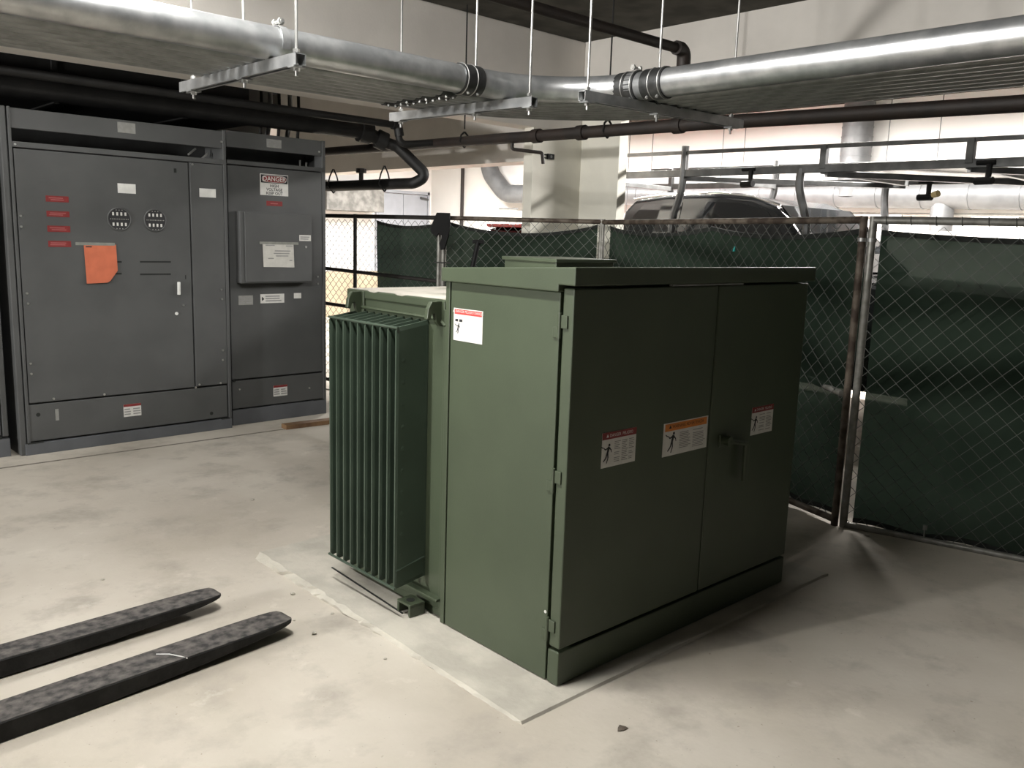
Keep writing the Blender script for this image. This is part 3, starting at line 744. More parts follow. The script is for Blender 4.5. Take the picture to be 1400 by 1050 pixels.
SC_ = strut((.690, .632, ZR), (1.80, .585, ZR), (.03, .43, .93), 'galvanised strut channel at right end of the conduit bend')
SD = strut((-3.2, .905, ZR), (-3.2, 1.90, ZR), (.03, .90), 'galvanised strut channel of the rack beyond the left picture edge')
SE = strut((.78, -2.2, ZR), (1.80, -2.2, ZR), (.03, .93), 'galvanised strut channel of the rack beyond the right picture edge')
for st_, xy in ((SA, -.462),):
    strap(st_, (xy+.03, YB, ZR+.060), .060, 'x')
    for off, r in conds[1:]: strap(st_, (xy, YB+off, ZR+r), r, 'x')
strap(SC_, (XB, .63, ZR+.060), .060, 'y')
for off, r in conds[1:]: strap(SC_, (XB+off, .60, ZR+r), r, 'y')

# ================================================================== BROWN PIPES
t = empty('sprinkler_pipe', (2.75, 1.67, 2.28), ('long rusty brown pipe crossing above the fence', 'pipe'))
p = MB(); p.tube([(2.75, 8.2, 2.37), (2.75, 1.5, 2.305), (2.78, -3.5, 2.21)], .043, 16); p.build('pipe', 'rustpipe', t, smooth=True)
for y in (3.02, 2.55, 1.68):
    q = MB(); zc = 2.305+(y-1.5)*.0097; q.tube([(2.75, y-.035, zc), (2.75, y+.035, zc)], .054, 16); q.build('coupling', 'rustpipe', t, smooth=True)
p = MB(); p.tube(fillet([(-6, 1.60, 2.775), (2.73, 1.66, 2.775), (2.75, 1.67, 2.33)], .07, 6), .032, 12); p.build('riser', 'rustpipe', t, smooth=True)
p = MB(); p.tube(fillet([(2.64, 1.655, 2.775), (2.735, 1.66, 2.775), (2.75, 1.67, 2.66)], .06, 6), .045, 12); p.build('elbow', 'rustpipe', t, smooth=True)
for y in (3.9, 2.3, -.6):   # ring hangers
    zc = 2.305+(y-1.5)*.0097
    q = MB(); q.tube([(2.75, y, zc-.05), (2.70, y, zc), (2.715, y, zc+.05), (2.745, y, zc+.075), (2.755, y, zc+.075), (2.785, y, zc+.05), (2.80, y, zc), (2.75, y, zc-.05)], .008, 6); hg = q.build('ring_hanger', 'blackpipe', t, smooth=True)
    q = MB(); q.tube([(2.75, y, zc+.10), (2.75, y, ZC)], .006, 6); q.build('hanger_rod', 'blackpipe', hg)
p = MB(); p.tube(fillet([(2.75, 3.30, 2.31), (2.75, 3.30, 2.235), (2.93, 3.14, 2.215), (2.935, 3.13, 2.13)], .02, 4), .014, 8); p.build('drain_branch', 'rustpipe', t, smooth=True)
# small square box on the pier
b = MB(); b.box(3.90, 4.045, 2.285, 3.985, 4.07, 2.335); b.box(3.87, 4.055, 2.29, 3.90, 4.07, 2.30); b.box(3.87, 4.055, 2.32, 3.90, 4.07, 2.33)
jb = b.build('pipe_bracket', 'black', bevel=.003, tag=('small black metal bracket screwed to the cream pier', 'bracket'))
b = MB(); b.tube([(3.94, 4.045, 2.31), (3.94, 4.04, 2.31)], .014, 8); b.build('bracket_screw', 'grey', jb)

# black pipes over the switchgear
t = empty('black_main_pipe', (2.3, 4.6, 2.0), ('thick black pipe with valve and dropping elbow right of the switchgear', 'pipe'))
p = MB(); p.tube([(-7, 4.66, 2.44), (2.22, 4.66, 2.415)], .075, 16); p.build('pipe', 'blackpipe', t, smooth=True)
p = MB(); p.tube([(2.20, 4.66, 2.415), (2.30, 4.65, 2.40)], .10, 16); p.tube([(2.28, 4.65, 2.40), (2.37, 4.63, 2.355)], .058, 12); p.tube([(2.36, 4.635, 2.36), (2.44, 4.61, 2.33)], .082, 14); p.build('valve', 'blackpipe', t, smooth=True)
p = MB(); p.tube(fillet([(2.42, 4.61, 2.33), (2.53, 4.56, 2.30), (2.74, 4.40, 2.06), (2.66, 4.48, 1.99), (2.60, 5.0, 1.985), (2.60, 7.4, 1.99)], .10, 7), .050, 14); p.build('drop_pipe', 'blackpipe', t, smooth=True)
p = MB(); p.tube([(2.60, 5.25, 1.99), (2.60, 5.25, 2.12)], .022, 10); p.tube([(2.60, 5.25, 2.10), (2.60, 5.25, 2.14)], .05, 8); p.build('sprinkler_head', 'rustpipe', t, smooth=True)
for y in (4.86, 5.75):
    q = MB(); q.tube([(2.60, y, 1.92), (2.535, y, 1.99), (2.56, y, 2.08), (2.595, y, 2.15), (2.605, y, 2.15), (2.64, y, 2.08), (2.665, y, 1.99), (2.60, y, 1.92)], .007, 6); q.build('ring_hanger', 'blackpipe', t, smooth=True)
t2 = empty('black_thin_pipe', (2.3, 4.4, 2.3), ('thin black pipe ending in a downward elbow above brown pipe', 'pipe'))
p = MB(); p.tube(fillet([(-7, 4.40, 2.50), (2.42, 4.40, 2.46), (2.43, 4.39, 2.30), (2.74, 4.30, 2.335)], .06, 6), .030, 12); p.build('pipe', 'blackpipe', t2, smooth=True)
p = MB(); p.tube(fillet([(2.36, 4.40, 2.46), (2.42, 4.40, 2.46), (2.43, 4.39, 2.37)], .05, 5), .040, 12); p.build('elbow', 'blackpipe', t2, smooth=True)
t3 = empty('bus_duct', (-1, 5.0, 2.35), ('black boxed bus duct running above the switchgear tops', 'duct'))
b = MB(); b.box(-7, 4.78, 2.36, 1.25, 5.5, 2.75); b.build('casing', 'blackpipe', t3, bevel=.01)
for k in range(9):
    b = MB(); b.box(-6.5+k*.9, 4.765, 2.35, -6.46+k*.9, 5.51, 2.76); b.build('flange', 'blackpipe', t3, bevel=.004)
for k, x in enumerate((1.42, 1.50, 1.58, 1.68, 1.76)):
    b = MB(); b.tube([(x, 4.95+.05*(k % 2), 2.26), (x+.02, 4.95, 2.5), (x+.03, 5.0, ZC)], .014+.006*(k % 2), 8)
    b.build('flexible_conduit', 'fence_black' if k % 2 == 0 else 'galv_dull', smooth=True, tag=('%s upright cable conduit on top of the cabinet with DANGER sign' % ('first', 'second', 'third', 'fourth', 'fifth')[k], 'conduit', 'cable conduits above the cabinet'))

# ================================================================== FENCE
def chain(mb, a, b, z0, z1, d, r=.0016, off=0.0):
    a = Vector((*a, 0)); b = Vector((*b, 0)); L_ = (b-a).length; u = (b-a).normalized(); n_ = Vector((-u.y, u.x, 0))
    hd_ = d/2; nw = int(L_/hd_); nz = int((z1-z0)/hd_)
    for i in range(nw):
        x0 = i*hd_
        pts = []
        for k in range(nz+1):
            sgn = 1 if (k+i) % 2 == 0 else 0
            p = a + u*min(L_, x0+sgn*hd_) + n_*(off + (.0018 if k % 2 == i % 2 else -.0018)) + Vector((0, 0, z0+k*hd_))
            pts.append(p)
        # square wire, cheap
        vs = []; fs = []
        for p in pts:
            for (e, g) in ((-1, -1), (1, -1), (1, 1), (-1, 1)): vs.append(p + u*e*r*1.2 + n_*g*r)
        for k in range(len(pts)-1):
            for q in range(4): fs.append((k*4+q, k*4+(q+1) % 4, (k+1)*4+(q+1) % 4, (k+1)*4+q))
        mb.add(vs, fs)
def post(parent, p, z1, r, m, name='post', cap=True):
    b = MB(); b.tube([(p[0], p[1], ZF), (p[0], p[1], z1)], r, 12); return b.build(name, m, parent, smooth=True)
def rail(parent, a, b, z0, z1, r, m, name='rail'):
    q = MB(); q.tube([(*a, z0), (*b, z1)], r, 10); return q.build(name, m, parent, smooth=True)
def screen(name, a, b, ztop, zbot, off, tag, sag=.04, nsc=3.0, ripple=.012, gapl=0.0, z_l=None):
    a = Vector((*a, 0)); b = Vector((*b, 0)); L_ = (b-a).length; u = (b-a).normalized(); n_ = Vector((-u.y, u.x, 0))
    nx, nz = int(L_/.06), 24; vs = []; fs = []
    rnd = random.Random(3)
    ph = [rnd.uniform(0, 6) for _ in range(6)]
    def top(s_): return ztop - sag*abs(math.sin(math.pi*s_*nsc/L_))**.8
    def bot(s_): return zbot + .025*abs(math.sin(math.pi*s_*nsc*3.2/L_+1))
    for j in range(nz+1):
        for i in range(nx+1):
            s_ = L_*i/nx; f = j/nz; z = bot(s_)+(top(s_)-bot(s_))*f
            d = off + ripple*(math.sin(s_*4+ph[0]+2*z)+.6*math.sin(s_*9+ph[1]-3*z)+.5*math.sin(z*7+ph[2]))*.5 + ripple*.4*math.sin(s_*17+z*5)
            p = a+u*(s_+gapl*(1-f)*(1-s_/L_))+n_*d; vs.append((p.x, p.y, z))
    for j in range(nz):
        for i in range(nx): q = j*(nx+1)+i; fs.append((q, q+1, q+nx+2, q+nx+1))
    mb = MB(); mb.add(vs, fs); o = mb.build(name, 'screen', smooth=True, tag=tag)
    for row, dz in ((nz, -.022), (0, .022)):
        h = MB(); hv = []; hf = []
        for i in range(nx+1):
            x, y, z = vs[row*(nx+1)+i]
            for (e, g) in ((-.004, -.014), (.004, -.014), (.004, .014), (-.004, .014)): hv.append((x+n_.x*e, y+n_.y*e, z+g+dz*.4))
        for i in range(nx):
            for q in range(4): hf.append((i*4+q, i*4+(q+1) % 4, i*4+4+(q+1) % 4, i*4+4+q))
        h.add(hv, hf); h.build('hem', 'hem', o)
    return o
FT = 1.715
P1, PR, P2, P6, P0 = (2.535, .235), (3.02, -1.65), (3.47, 2.93), (2.78, 4.27), (2.42, 6.25)
# right panel
F = empty('chain_link_fence', (2.53, .2, ZF), ('galvanised chain link fence panel at the right picture edge', 'fence'))
a, b_ = (2.549, .206), PR
post(F, a, FT, .021, 'fence_galv'); post(F, PR, FT, .021, 'fence_galv')
rail(F, a, b_, FT-.02, FT-.02, .021, 'fence_galv', 'top_rail'); rail(F, a, b_, .0, .0, .019, 'fence_galv', 'bottom_rail')
q = MB(); chain(q, a, b_, .0, FT-.02, .098, .0017); q.build('chain_link_mesh', 'wire', F, kind='stuff')
for k in range(16):   # tie wires round the top rail
    f = (k+.5)/16; c = Vector((a[0]+(b_[0]-a[0])*f, a[1]+(b_[1]-a[1])*f, FT-.02)); q = MB()
    ux = Vector((b_[0]-a[0], b_[1]-a[1], 0)).normalized(); nx_ = Vector((-ux.y, ux.x, 0))
    q.tube([c + nx_*math.cos(t_)*.024 + Vector((0, 0, 1))*math.sin(t_)*.024 + ux*.012*(t_/6.28) for t_ in [6.283*j/10 for j in range(11)]], .002, 4, False); q.build('tie_wire', 'wire', F)
q = MB(); q.tube([(2.645, -.20, .07), (2.645, -.20, -.02)], .004, 6); q.tube([(2.645, -.20, .06), (2.645, -.20, .085)], .011, 6); q.build('tie_wire', 'steel', F)
screen('privacy_screen', (2.555, .165), PR, FT-.075, -.005, .035, ('green mesh privacy screen on the right fence panel', 'screen'), sag=.03, nsc=1.2)
# middle panel behind the transformer
F2 = empty('chain_link_fence', (2.6, .4, ZF), ('rusty railed chain link fence panel behind the transformer doors', 'fence'))
a, b_ = (2.535, .252), P2
post(F2, a, FT, .020, 'fence_rust'); post(F2, P2, FT, .016, 'fence_galv')
rail(F2, a, b_, FT-.02, FT-.025, .020, 'fence_rust', 'top_rail'); rail(F2, a, b_, .02, .02, .019, 'fence_rust', 'bottom_rail')
rail(F2, (2.55, .29), (2.78, .62), .74, .76, .018, 'fence_galv', 'mid_rail')
q = MB(); chain(q, a, b_, .02, FT-.02, .098, .0017); q.build('chain_link_mesh', 'wire', F2, kind='stuff')
screen('privacy_screen', (2.545, .26), (3.45, 2.88), FT-.06, .02, -.035, ('green mesh privacy screen on the fence behind the transformer', 'screen'), sag=.05, nsc=2)
q = MB(); q.tube([(2.549, .206, FT-.135), (2.549, .206, FT-.115)], .026, 12); q.tube([(2.535, .252, FT-.135), (2.535, .252, FT-.115)], .025, 12); q.build('post_clamp', 'steel', F2, smooth=True)
b = MB(); b.obox((2.93, 1.30, FT-.20), (.33, .94, 0), (-.94, .33, 0), (.3, 0, 1), .008, .004, .018); b.build('tape_scrap', 'cyan', tag=('tiny turquoise tape scrap caught on the fence mesh', 'scrap'))
# left panel, with double post
F3 = empty('chain_link_fence', (3.1, 3.6, ZF), ('chain link fence panel between pier and the double gate posts', 'fence'))
a, b_ = (3.47, 2.95), (2.80, 4.22)
post(F3, a, FT, .018, 'fence_galv'); post(F3, b_, FT, .022, 'fence_galv')
rail(F3, a, b_, FT-.022, FT-.022, .020, 'fence_rust', 'top_rail'); rail(F3, a, b_, .02, .02, .019, 'fence_rust', 'bottom_rail')
q = MB(); chain(q, a, b_, .02, FT-.02, .098, .0017); q.build('chain_link_mesh', 'wire', F3, kind='stuff')
screen('privacy_screen', (3.44, 2.98), (2.802, 4.216), FT-.05, .02, -.035, ('green mesh privacy screen on fence left of the cream pier', 'screen'), sag=.09, nsc=1.0)
# gate leaf at the far left with open mesh
F4 = empty('fence_gate', (2.7, 4.6, ZF), ('black framed chain link gate beside the switchgear, partly unscreened', 'gate'))
a, b_ = (2.782, 4.264), P0
post(F4, a, FT, .020, 'fence_galv'); post(F4, b_, FT, .02, 'fence_black'); post(F4, (2.585, 5.33), FT, .018, 'fence_black', 'mid_post')
rail(F4, a, b_, FT-.022, FT-.02, .020, 'fence_black', 'top_rail'); rail(F4, a, b_, .05, .05, .018, 'fence_black', 'bottom_rail')
rail(F4, a, b_, 1.13, 1.19, .018, 'fence_black', 'mid_rail'); rail(F4, a, b_, .78, .84, .018, 'fence_black', 'mid_rail')
q = MB(); chain(q, a, b_, .05, FT-.02, .085, .0016); q.build('chain_link_mesh', 'wire', F4, kind='stuff')
screen('privacy_screen', (2.778, 4.275), (2.632, 5.04), FT-.06, .10, -.03, ('green mesh privacy screen ending in a loose edge on the gate', 'screen'), sag=.045, nsc=1, ripple=.03, gapl=0)
# black latch hood on the double post
LH = empty('latch_hood', (2.74, 4.22, 1.4), ('black hooked gate latch hood on top of the double posts', 'gate latch'))
prof = [(-.085, 1.60), (-.03, 1.735), (.085, 1.735), (.088, 1.62), (.075, 1.53), (.045, 1.42), (.01, 1.41), (-.004, 1.47), (.025, 1.535), (-.01, 1.555), (-.03, 1.52), (-.075, 1.56)]
ux = Vector((.73, -.68, 0)); nx_ = Vector((-.68, -.73, 0)); c0 = Vector((2.735, 4.19, 0))
vs = [c0 + ux*x + nx_*(-.03) + Vector((0, 0, z)) for x, z in prof] + [c0 + ux*x + nx_*.045 + Vector((0, 0, z)) for x, z in prof]; n = len(prof)
b = MB(); b.add(vs, [tuple(range(n)), tuple(range(n, 2*n))[::-1]] + [(i, (i+1) % n, n+(i+1) % n, n+i) for i in range(n)]); b.build('hood', 'black', LH, bevel=.004)
b = MB(); b.bar(c0+ux*-.05+Vector((0, 0, 1.30)), c0+ux*.10+Vector((0, 0, 1.30)), .012, .012); b.build('latch_bar', 'fence_black', LH)
# black pole leaning by the fence
b = MB(); pa, pb = Vector((2.02, 3.30, .0)), Vector((2.335, 3.20, 1.50))
b.tube([pa, pb], .020, 10); PO = b.build('leaning_pole', 'black', smooth=True, tag=('black pole with a grip end leaning behind the transformer', 'pole'))
b = MB(); b.bar(pb-Vector((.035, -.03, 0)), pb+Vector((.035, -.03, 0)), .035, .03); b.build('grip', 'black', PO, bevel=.006)

# ================================================================== FORKS
def fork(name, tip, tail, wd, label):
    tip = Vector(tip); tail = Vector(tail); d = (tail-tip); d.z = 0; L_ = d.length; d.normalize(); sd = Vector((-d.y, d.x, 0))
    zt = tip.z
    prof = [(0.0, .26, .010), (.014, .38, .014), (.04, .44, .018), (.09, .48, .024), (.20, .5, .034), (.45, .5, .052), (.80, .5, .064), (L_, .5, .066)]
    vs = []; fs = []
    for (s_, hw, th) in prof:
        c = tip + d*s_
        for e, z in ((-1, zt-th), (1, zt-th), (1, zt-.004), (.94, zt), (-.94, zt), (-1, zt-.004)):
            p = c + sd*e*hw*wd; vs.append((p.x, p.y, z - (.004 if s_ < .01 else 0)))
    n = 6
    for i in range(len(prof)-1):
        for k in range(n): fs.append((i*n+k, i*n+(k+1) % n, (i+1)*n+(k+1) % n, (i+1)*n+k))
    fs.append(tuple(range(n))[::-1]); fs.append(tuple(range((len(prof)-1)*n, len(prof)*n)))
    root = empty(name, (tip.x, tip.y, ZF), (label, 'forklift fork', 'forklift forks'))
    b = MB(); b.add(vs, fs); b.build('blade', 'fork_side_shade', root)
    wv = []; wf = []
    for (s_, hw, th) in prof:
        c = tip + d*s_
        for e in (-1, 1):
            p = c + sd*e*hw*wd*.95
            wv.append((p.x, p.y, zt+.0012 - (.004 if s_ < .01 else 0)))
    nv = len(wv); wv += [(x, y, z-.004) for x, y, z in wv]
    for i in range(len(prof)-1):
        wf += [(2*i, 2*i+1, 2*i+3, 2*i+2), (nv+2*i, nv+2*i+2, nv+2*i+3, nv+2*i+1), (2*i, 2*i+2, nv+2*i+2, nv+2*i), (2*i+1, nv+2*i+1, nv+2*i+3, 2*i+3)]
    wf += [(0, nv, nv+1, 1), (nv-2, nv-1, 2*nv-1, 2*nv-2)]
    b = MB(); b.add(wv, wf); b.build('wear_lit_face', 'forksteel', root)  # scuffed top, its colour kept lighter than the shaded sides as if lit
    b = MB(); c = tail + d*.03; b.obox((c.x, c.y, zt-.062+.11), d, sd, (0, 0, 1), .035, wd/2, .11); b.build('shank', 'forksteel', root, bevel=.01)
    return root
FK = fork('forklift_fork', (-.490, 1.000, .046), (-2.5, .842, .046), .140, 'black scuffed forklift fork nearest the camera with white string')
fork('forklift_fork', (-.600, 1.390, .044), (-2.5, 1.289, .044), .128, 'black scuffed forklift fork lying nearer the switchgear')
b = MB(); b.tube([(-1.005, .985, .048), (-.97, .955, .049), (-.945, .915, .048), (-.930, .895, .044)], .0022, 5); b.build('string_scrap', 'white_label', smooth=True, tag=('short white string lying across the near fork', 'string'))

# ================================================================== SMALL FLOOR THINGS
b = MB(); c = Vector((1.50, 4.235, ZF+.018)); b.obox(c, (.99, -.05, 0), (.05, .99, 0), (0, 0, 1), .27, .045, .018); b.build('timber_offcut', 'wood', bevel=.003, tag=('brown timber offcut on floor before the cabinets', 'timber'))
rnd = random.Random(5)
spots = [(.181, 2.662, .012, 'rubble', 'pale concrete crumb on floor between cabinets and radiator'), (-.425, 1.06, .007, 'rubble', 'tiny pale crumb by the tip of the near fork'), (-.424, .90, .012, 'rubble', 'pale crumb on floor right of the near fork'),
         (-.875, 1.974, .010, 'rubble', 'pale crumb on floor beyond the far fork'), (2.50, .043, .014, 'rubble', 'pale crumb at the foot of the right fence panel'), (-.014, -.329, .018, 'leaf', 'dark curled leaf on the floor in front of the pad'),
         (-.30, 1.30, .012, 'rubble', 'pale crumb against the crumbled pad edge'), (-.27, 1.02, .010, 'rubble', 'pale crumb beside the middle of the pad edge'), (-.33, .55, .007, 'rubble', 'small crumb on floor near the pad front half')]
for x, y, r, m_, lab in spots:
    bm = bmesh.new(); bmesh.ops.create_icosphere(bm, subdivisions=1, radius=r)
    for v in bm.verts:
        v.co *= rnd.uniform(.7, 1.2); v.co.z *= .5
        if m_ == 'leaf': v.co.z *= .35; v.co.x *= 1.3
    zmin = min(v.co.z for v in bm.verts)
    me = D.meshes.new('crumb'); bm.to_mesh(me); bm.free(); me.materials.append(MATS[m_])
    o = D.objects.new('dry_leaf' if m_ == 'leaf' else 'concrete_crumb', me); COL.objects.link(o); o.location = (x, y, zfl(y)-zmin)
    settag(o, lab, 'leaf' if m_ == 'leaf' else 'crumb')

# ================================================================== TRUCK WITH LADDER RACK (behind the fence, along y)
TK = empty('pickup_truck', (5.9, 2.2, ZF), ('black pickup truck parked behind the fence under a ladder rack', 'truck'))
X0, X1 = 4.98, 6.75
# body side profile in y-z (front towards -y)
low = [(-.35, .35), (-.42, .75), (-.38, 1.08), (-.05, 1.20), (1.75, 1.29), (4.9, 1.32), (4.92, .45), (4.8, .35)]
b = MB(); b.prism(low, 'x', X0, X1); b.build('body', 'truck_paint', TK, bevel=.05, seg=3)
cab = [(1.70, 1.28), (2.18, 1.78), (2.34, 1.90), (2.58, 1.985), (2.95, 2.02), (3.6, 2.01), (4.0, 1.97), (4.12, 1.85), (4.18, 1.28)]
def taper(poly, x0, x1, zlo, zhi, ins):
    n = len(poly); vs = []
    for side in (0, 1):
        for (y, z) in poly:
            f = max(0, (z-zlo)/(zhi-zlo)); vs.append(((x0+ins*f) if side == 0 else (x1-ins*f), y, z))
    return vs, [tuple(range(n))[::-1], tuple(range(n, 2*n))] + [(i, (i+1) % n, n+(i+1) % n, n+i) for i in range(n)]
b = MB(); vs, fs = taper(cab, X0+.03, X1-.03, 1.28, 2.02, .16); b.add(vs, fs); b.build('cab', 'truck_paint', TK, bevel=.045, seg=3)
def pane(poly, name, off=.006):
    for side in (0, 1):
        vs = []
        for (y, z) in poly:
            f = (z-1.28)/.74; x = X0+.03+.16*f-off if side == 0 else X1-.03-.16*f+off; vs.append((x, y, z))
        n = len(poly); vs2 = [(v[0]+(.004 if side == 0 else -.004), v[1], v[2]) for v in vs]
        b = MB(); b.add(vs+vs2, [tuple(range(n)), tuple(range(n, 2*n))[::-1]] + [(i, (i+1) % n, n+(i+1) % n, n+i) for i in range(n)]); b.build(name, 'glass', TK)
pane([(1.98, 1.36), (2.28, 1.72), (2.42, 1.86), (2.72, 1.93), (3.10, 1.945), (3.13, 1.38)], 'side_window')
pane([(3.40, 1.38), (3.38, 1.94), (3.86, 1.92), (3.98, 1.80), (4.02, 1.40)], 'side_window')
b = MB(); vs = [(X0+.10, 1.72, 1.32), (X1-.10, 1.72, 1.32), (X1-.22, 2.32, 1.90), (X0+.22, 2.32, 1.90)]; b.add(vs+[(x, y-.01, z+.01) for x, y, z in vs], [(0,1,2,3),(7,6,5,4),(0,1,5,4),(1,2,6,5),(2,3,7,6),(3,0,4,7)]); b.build('windscreen', 'glass', TK)
b = MB(); b.tube([(X0+.178, 2.30, 1.905), (X0+.168, 2.58, 1.99), (X0+.165, 2.95, 2.025), (X0+.165, 3.6, 2.016), (X0+.17, 4.0, 1.975)], .013, 8); b.build('roof_drip_rail', 'chrome', TK, smooth=True)
for y in (.55, 4.2):
    for x in (X0+.11, X1-.11):
        b = MB(); b.tube([(x-.11, y, .335), (x+.11, y, .335)], .365, 24); wl = b.build('wheel', 'tyre', TK, smooth=True)
        b = MB(); b.tube([(x-.115, y, .335), (x+.115, y, .335)], .22, 16); b.build('hub', 'chrome', wl, smooth=True)
b = MB(); b.box(X0+.05, -.50, .45, X1-.05, -.40, .68); b.build('front_bumper', 'chrome', TK, bevel=.03)
b = MB(); b.obox((X0-.12, 2.02, 1.42), (1, 0, 0), (0, 1, 0), (0, 0, 1), .09, .05, .08); b.build('door_mirror', 'truck_paint', TK, bevel=.03)
# ladder rack
LR = empty('ladder_rack', (5.9, 2.2, 1.3), ('dark steel ladder rack carried above the black truck', 'ladder rack'))
XL, XR_ = 4.90, 6.55
def rb_(p, q, w_=.05, h_=.05, nm='rack_bar', m_='rackpaint'):
    b = MB(); b.bar(p, q, w_, h_); return b.build(nm, m_, LR, bevel=.004)
for x, zz in ((XL, 0), (XR_, 0)):
    rb_((x, 4.9, 2.203), (x, -1.2, 2.185), .045, .066, 'side_rail'); 
    rb_((x, 4.9, 2.407), (x, -1.2, 2.345), .03, .034, 'top_rail')
    for y in (4.6, 3.20, 1.78, .62, -.6): rb_((x, y, 2.19), (x, y, 2.40-(3.2-y)*.010), .055, .055, 'upright')
    # curved legs
    for (y0, y1) in ((3.20, 3.36), (1.98, 1.92), (4.6, 4.6)):
        b = MB(); b.tube(fillet([(x, y0, 2.45 if y0 == 3.2 else 2.2), (x, y0+.01, 2.05), (x+(.06 if x < 5.5 else -.06), y1, 1.75), (x+(.09 if x < 5.5 else -.09), y1, 1.29 if y0 != 1.98 else 1.22)], .5, 6), .036, 8); b.build('leg', 'rackpaint', LR, smooth=True)
for y in (4.6, 3.2, 1.78, .62, -.6): rb_((XL, y, 2.175), (XR_, y, 2.175), .05, .05, 'cross_bar')
rb_((XL, 3.2, 2.15), (XR_, 1.8, 2.15), .045, .045, 'brace'); rb_((XL, 1.75, 2.15), (XR_, .6, 2.15), .05, .05, 'brace'); rb_((XL, .62, 2.15), (XR_, -.6, 2.15), .05, .05, 'brace')
b = MB(); b.box(5.35, -.5, 2.20, 6.45, 2.0, 2.21); b.build('tread_plate', 'plate', LR)
for (x, y, z) in ((XL, 2.48, 2.17), (XL, .50, 2.15), (5.85, 1.3, 2.09)):
    b = MB(); b.tube([(x-.03, y-.03, z+.03), (x-.03, y-.03, z-.09)], .022, 8); b.tube([(x-.05, y-.07, z-.09), (x-.02, y+.06, z-.09)], .028, 8); b.tube([(x-.03, y+.06, z+.04), (x-.03, y-.07, z+.04)], .018, 8); c_ = b.build('clamp', 'black', LR, smooth=True)
b = MB(); b.tube([(5.80, 1.22, 2.02), (5.78, 1.17, 2.03)], .028, 8); b.build('clamp_knob', 'yellowish', LR, smooth=True)

# ================================================================== RED CAR BEHIND THE SCREEN
RC_ = empty('parked_car', (4.95, 5.95, ZF), ('red parked car half hidden behind the green screen', 'car'), -math.pi/2)
b = MB(); b.prism([(.05, .33), (.0, .98), (.4, 1.15), (3.1, 1.13), (3.95, .98), (4.05, .38)], 'x', -.8, .8); b.build('body', 'red_paint', RC_, bevel=.06, seg=3, local=True)
ccab = [(.10, 1.11), (.36, 1.65), (.7, 1.73), (1.9, 1.71), (2.8, 1.11)]
n = len(ccab); vs = []
for side in (-1, 1):
    for (y, z) in ccab: vs.append((side*(.76-.14*(z-1.11)/.62), y, z))
b = MB(); b.add(vs, [tuple(range(n))[::-1], tuple(range(n, 2*n))] + [(i, (i+1) % n, n+(i+1) % n, n+i) for i in range(n)]); b.build('cabin', 'glass', RC_, bevel=.04, seg=3, local=True)
b = MB(); b.box(-.60, .36, 1.69, .60, 1.85, 1.745); b.build('roof', 'red_paint', RC_, bevel=.03, local=True)
for x in (-.78, .66):
    b = MB(); b.box(x, -.01, .98, x+.12, .11, 1.28); b.build('tail_lamp', 'red_lamp', RC_, bevel=.02, local=True)
b = MB(); b.box(.30, .33, 1.70, .58, .40, 1.75); b.build('brake_lamp', 'red_lamp', RC_, bevel=.008, local=True)
for y in (.7, 3.2):
    for x in (-.72, .72):
        b = MB(); b.tube([(x-.1, y, .315), (x+.1, y, .315)], .315, 20); b.build('wheel', 'tyre', RC_, smooth=True, local=True)

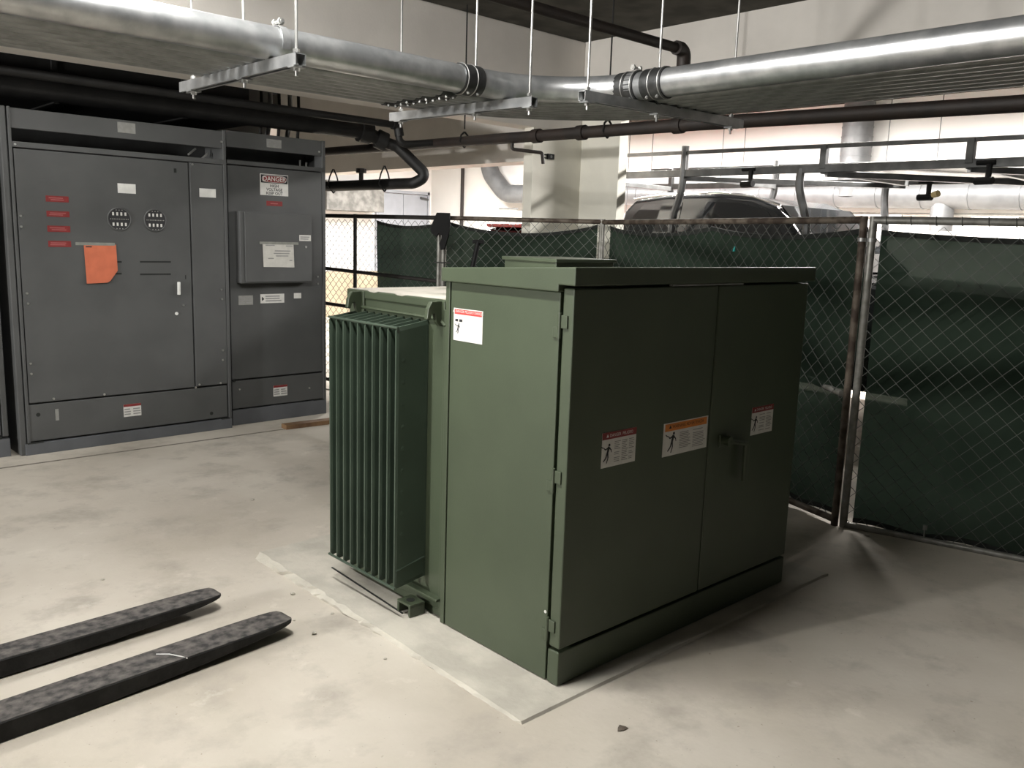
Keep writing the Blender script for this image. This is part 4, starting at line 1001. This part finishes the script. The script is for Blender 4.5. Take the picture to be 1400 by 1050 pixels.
# ================================================================== FAR BAY
t = empty('spiral_duct', (8.9, 3.5, 2.2), ('long silver spiral air duct along the far white wall', 'duct'))
p = MB(); p.tube(fillet([(8.95, 10.71, ZC-.04), (8.95, 10.70, 2.75), (8.95, 10.2, 2.33), (8.95, 9.3, 2.31), (8.95, -3.0, 2.13)], .45, 8), .165, 20); p.build('main_run', 'duct', t, smooth=True)
for k in range(22):
    y = 9.2-k*.55; z = 2.31-(9.3-y)*.0146; q = MB(); q.tube([(8.95, y-.012, z), (8.95, y+.012, z)], .172, 20); q.build('seam', 'duct', t, smooth=True)
p = MB(); p.tube([(8.95, 3.52, 2.2), (8.95, 3.52, ZC-.04)], .19, 20); p.build('riser', 'duct', t, smooth=True)
for k in range(9):
    q = MB(); z = 2.35+k*.12; q.tube([(8.95, 3.52, z-.006), (8.95, 3.52, z+.006)], .196, 20); q.build('seam', 'duct', t, smooth=True)
p = MB(); p.tube([(8.95, 2.36, 1.78), (8.95, 2.36, 2.15)], .13, 16); p.build('branch', 'duct', t, smooth=True)
for y in (9.9, 8.6, 4.6, 3.0, 1.7):
    q = MB(); q.bar((8.75, y-.25, 2.04-(9.3-y)*.014), (8.75, y+.25, 2.04-(9.3-y)*.014), .03, .03); q.build('support_bar', 'galv_dull', t)
for i, y in enumerate((8.9, 7.0, 6.55, 5.3, 4.95, 2.95, 2.35, 1.35)):
    b = MB(); b.tube([(8.6, y, 1.95 if i % 2 else 2.5), (8.6, y, ZC)], .006, 5); b.build('hanger_wire', 'grey', tag=('%s thin hanging wire before the far white wall counted from left' % ('first', 'second', 'third', 'fourth', 'fifth', 'sixth', 'seventh', 'eighth')[i], 'wire', 'hanging wires in the far bay'))
b = MB(); b.tube([(9.15, 11.72, ZF), (9.15, 11.72, ZC)], .035, 10); b.build('standpipe', 'rustpipe', smooth=True, tag=('dark upright pipe against the far white wall above gate posts', 'pipe'))
b = MB(); b.tube([(9.1, 6.5, 2.0), (9.1, -3, 1.96)], .02, 8); b.build('electrical_conduit', 'white_label', smooth=True, tag=('thin pale conduit below the long spiral duct', 'conduit'))
DD = empty('double_door', (8.45, 12.78, ZF), ('pale grey double door in the far end wall', 'door'))
for x0, x1 in ((7.86, 8.455), (8.465, 9.06)):
    b = MB(); b.box(x0, 12.75, ZF+.01, x1, 12.795, 2.33); b.build('door_leaf', 'greydoor', DD, bevel=.004)
b = MB(); b.box(7.80, 12.74, ZF, 7.85, 12.80, 2.40); b.box(9.07, 12.74, ZF, 9.12, 12.80, 2.40); b.box(7.80, 12.74, 2.345, 9.12, 12.80, 2.40); b.build('door_frame', 'greydoor', DD)
b = MB(); b.bar((8.85, 12.70, 2.28), (9.05, 12.70, 2.25), .03, .04); b.build('door_closer', 'grey', DD)
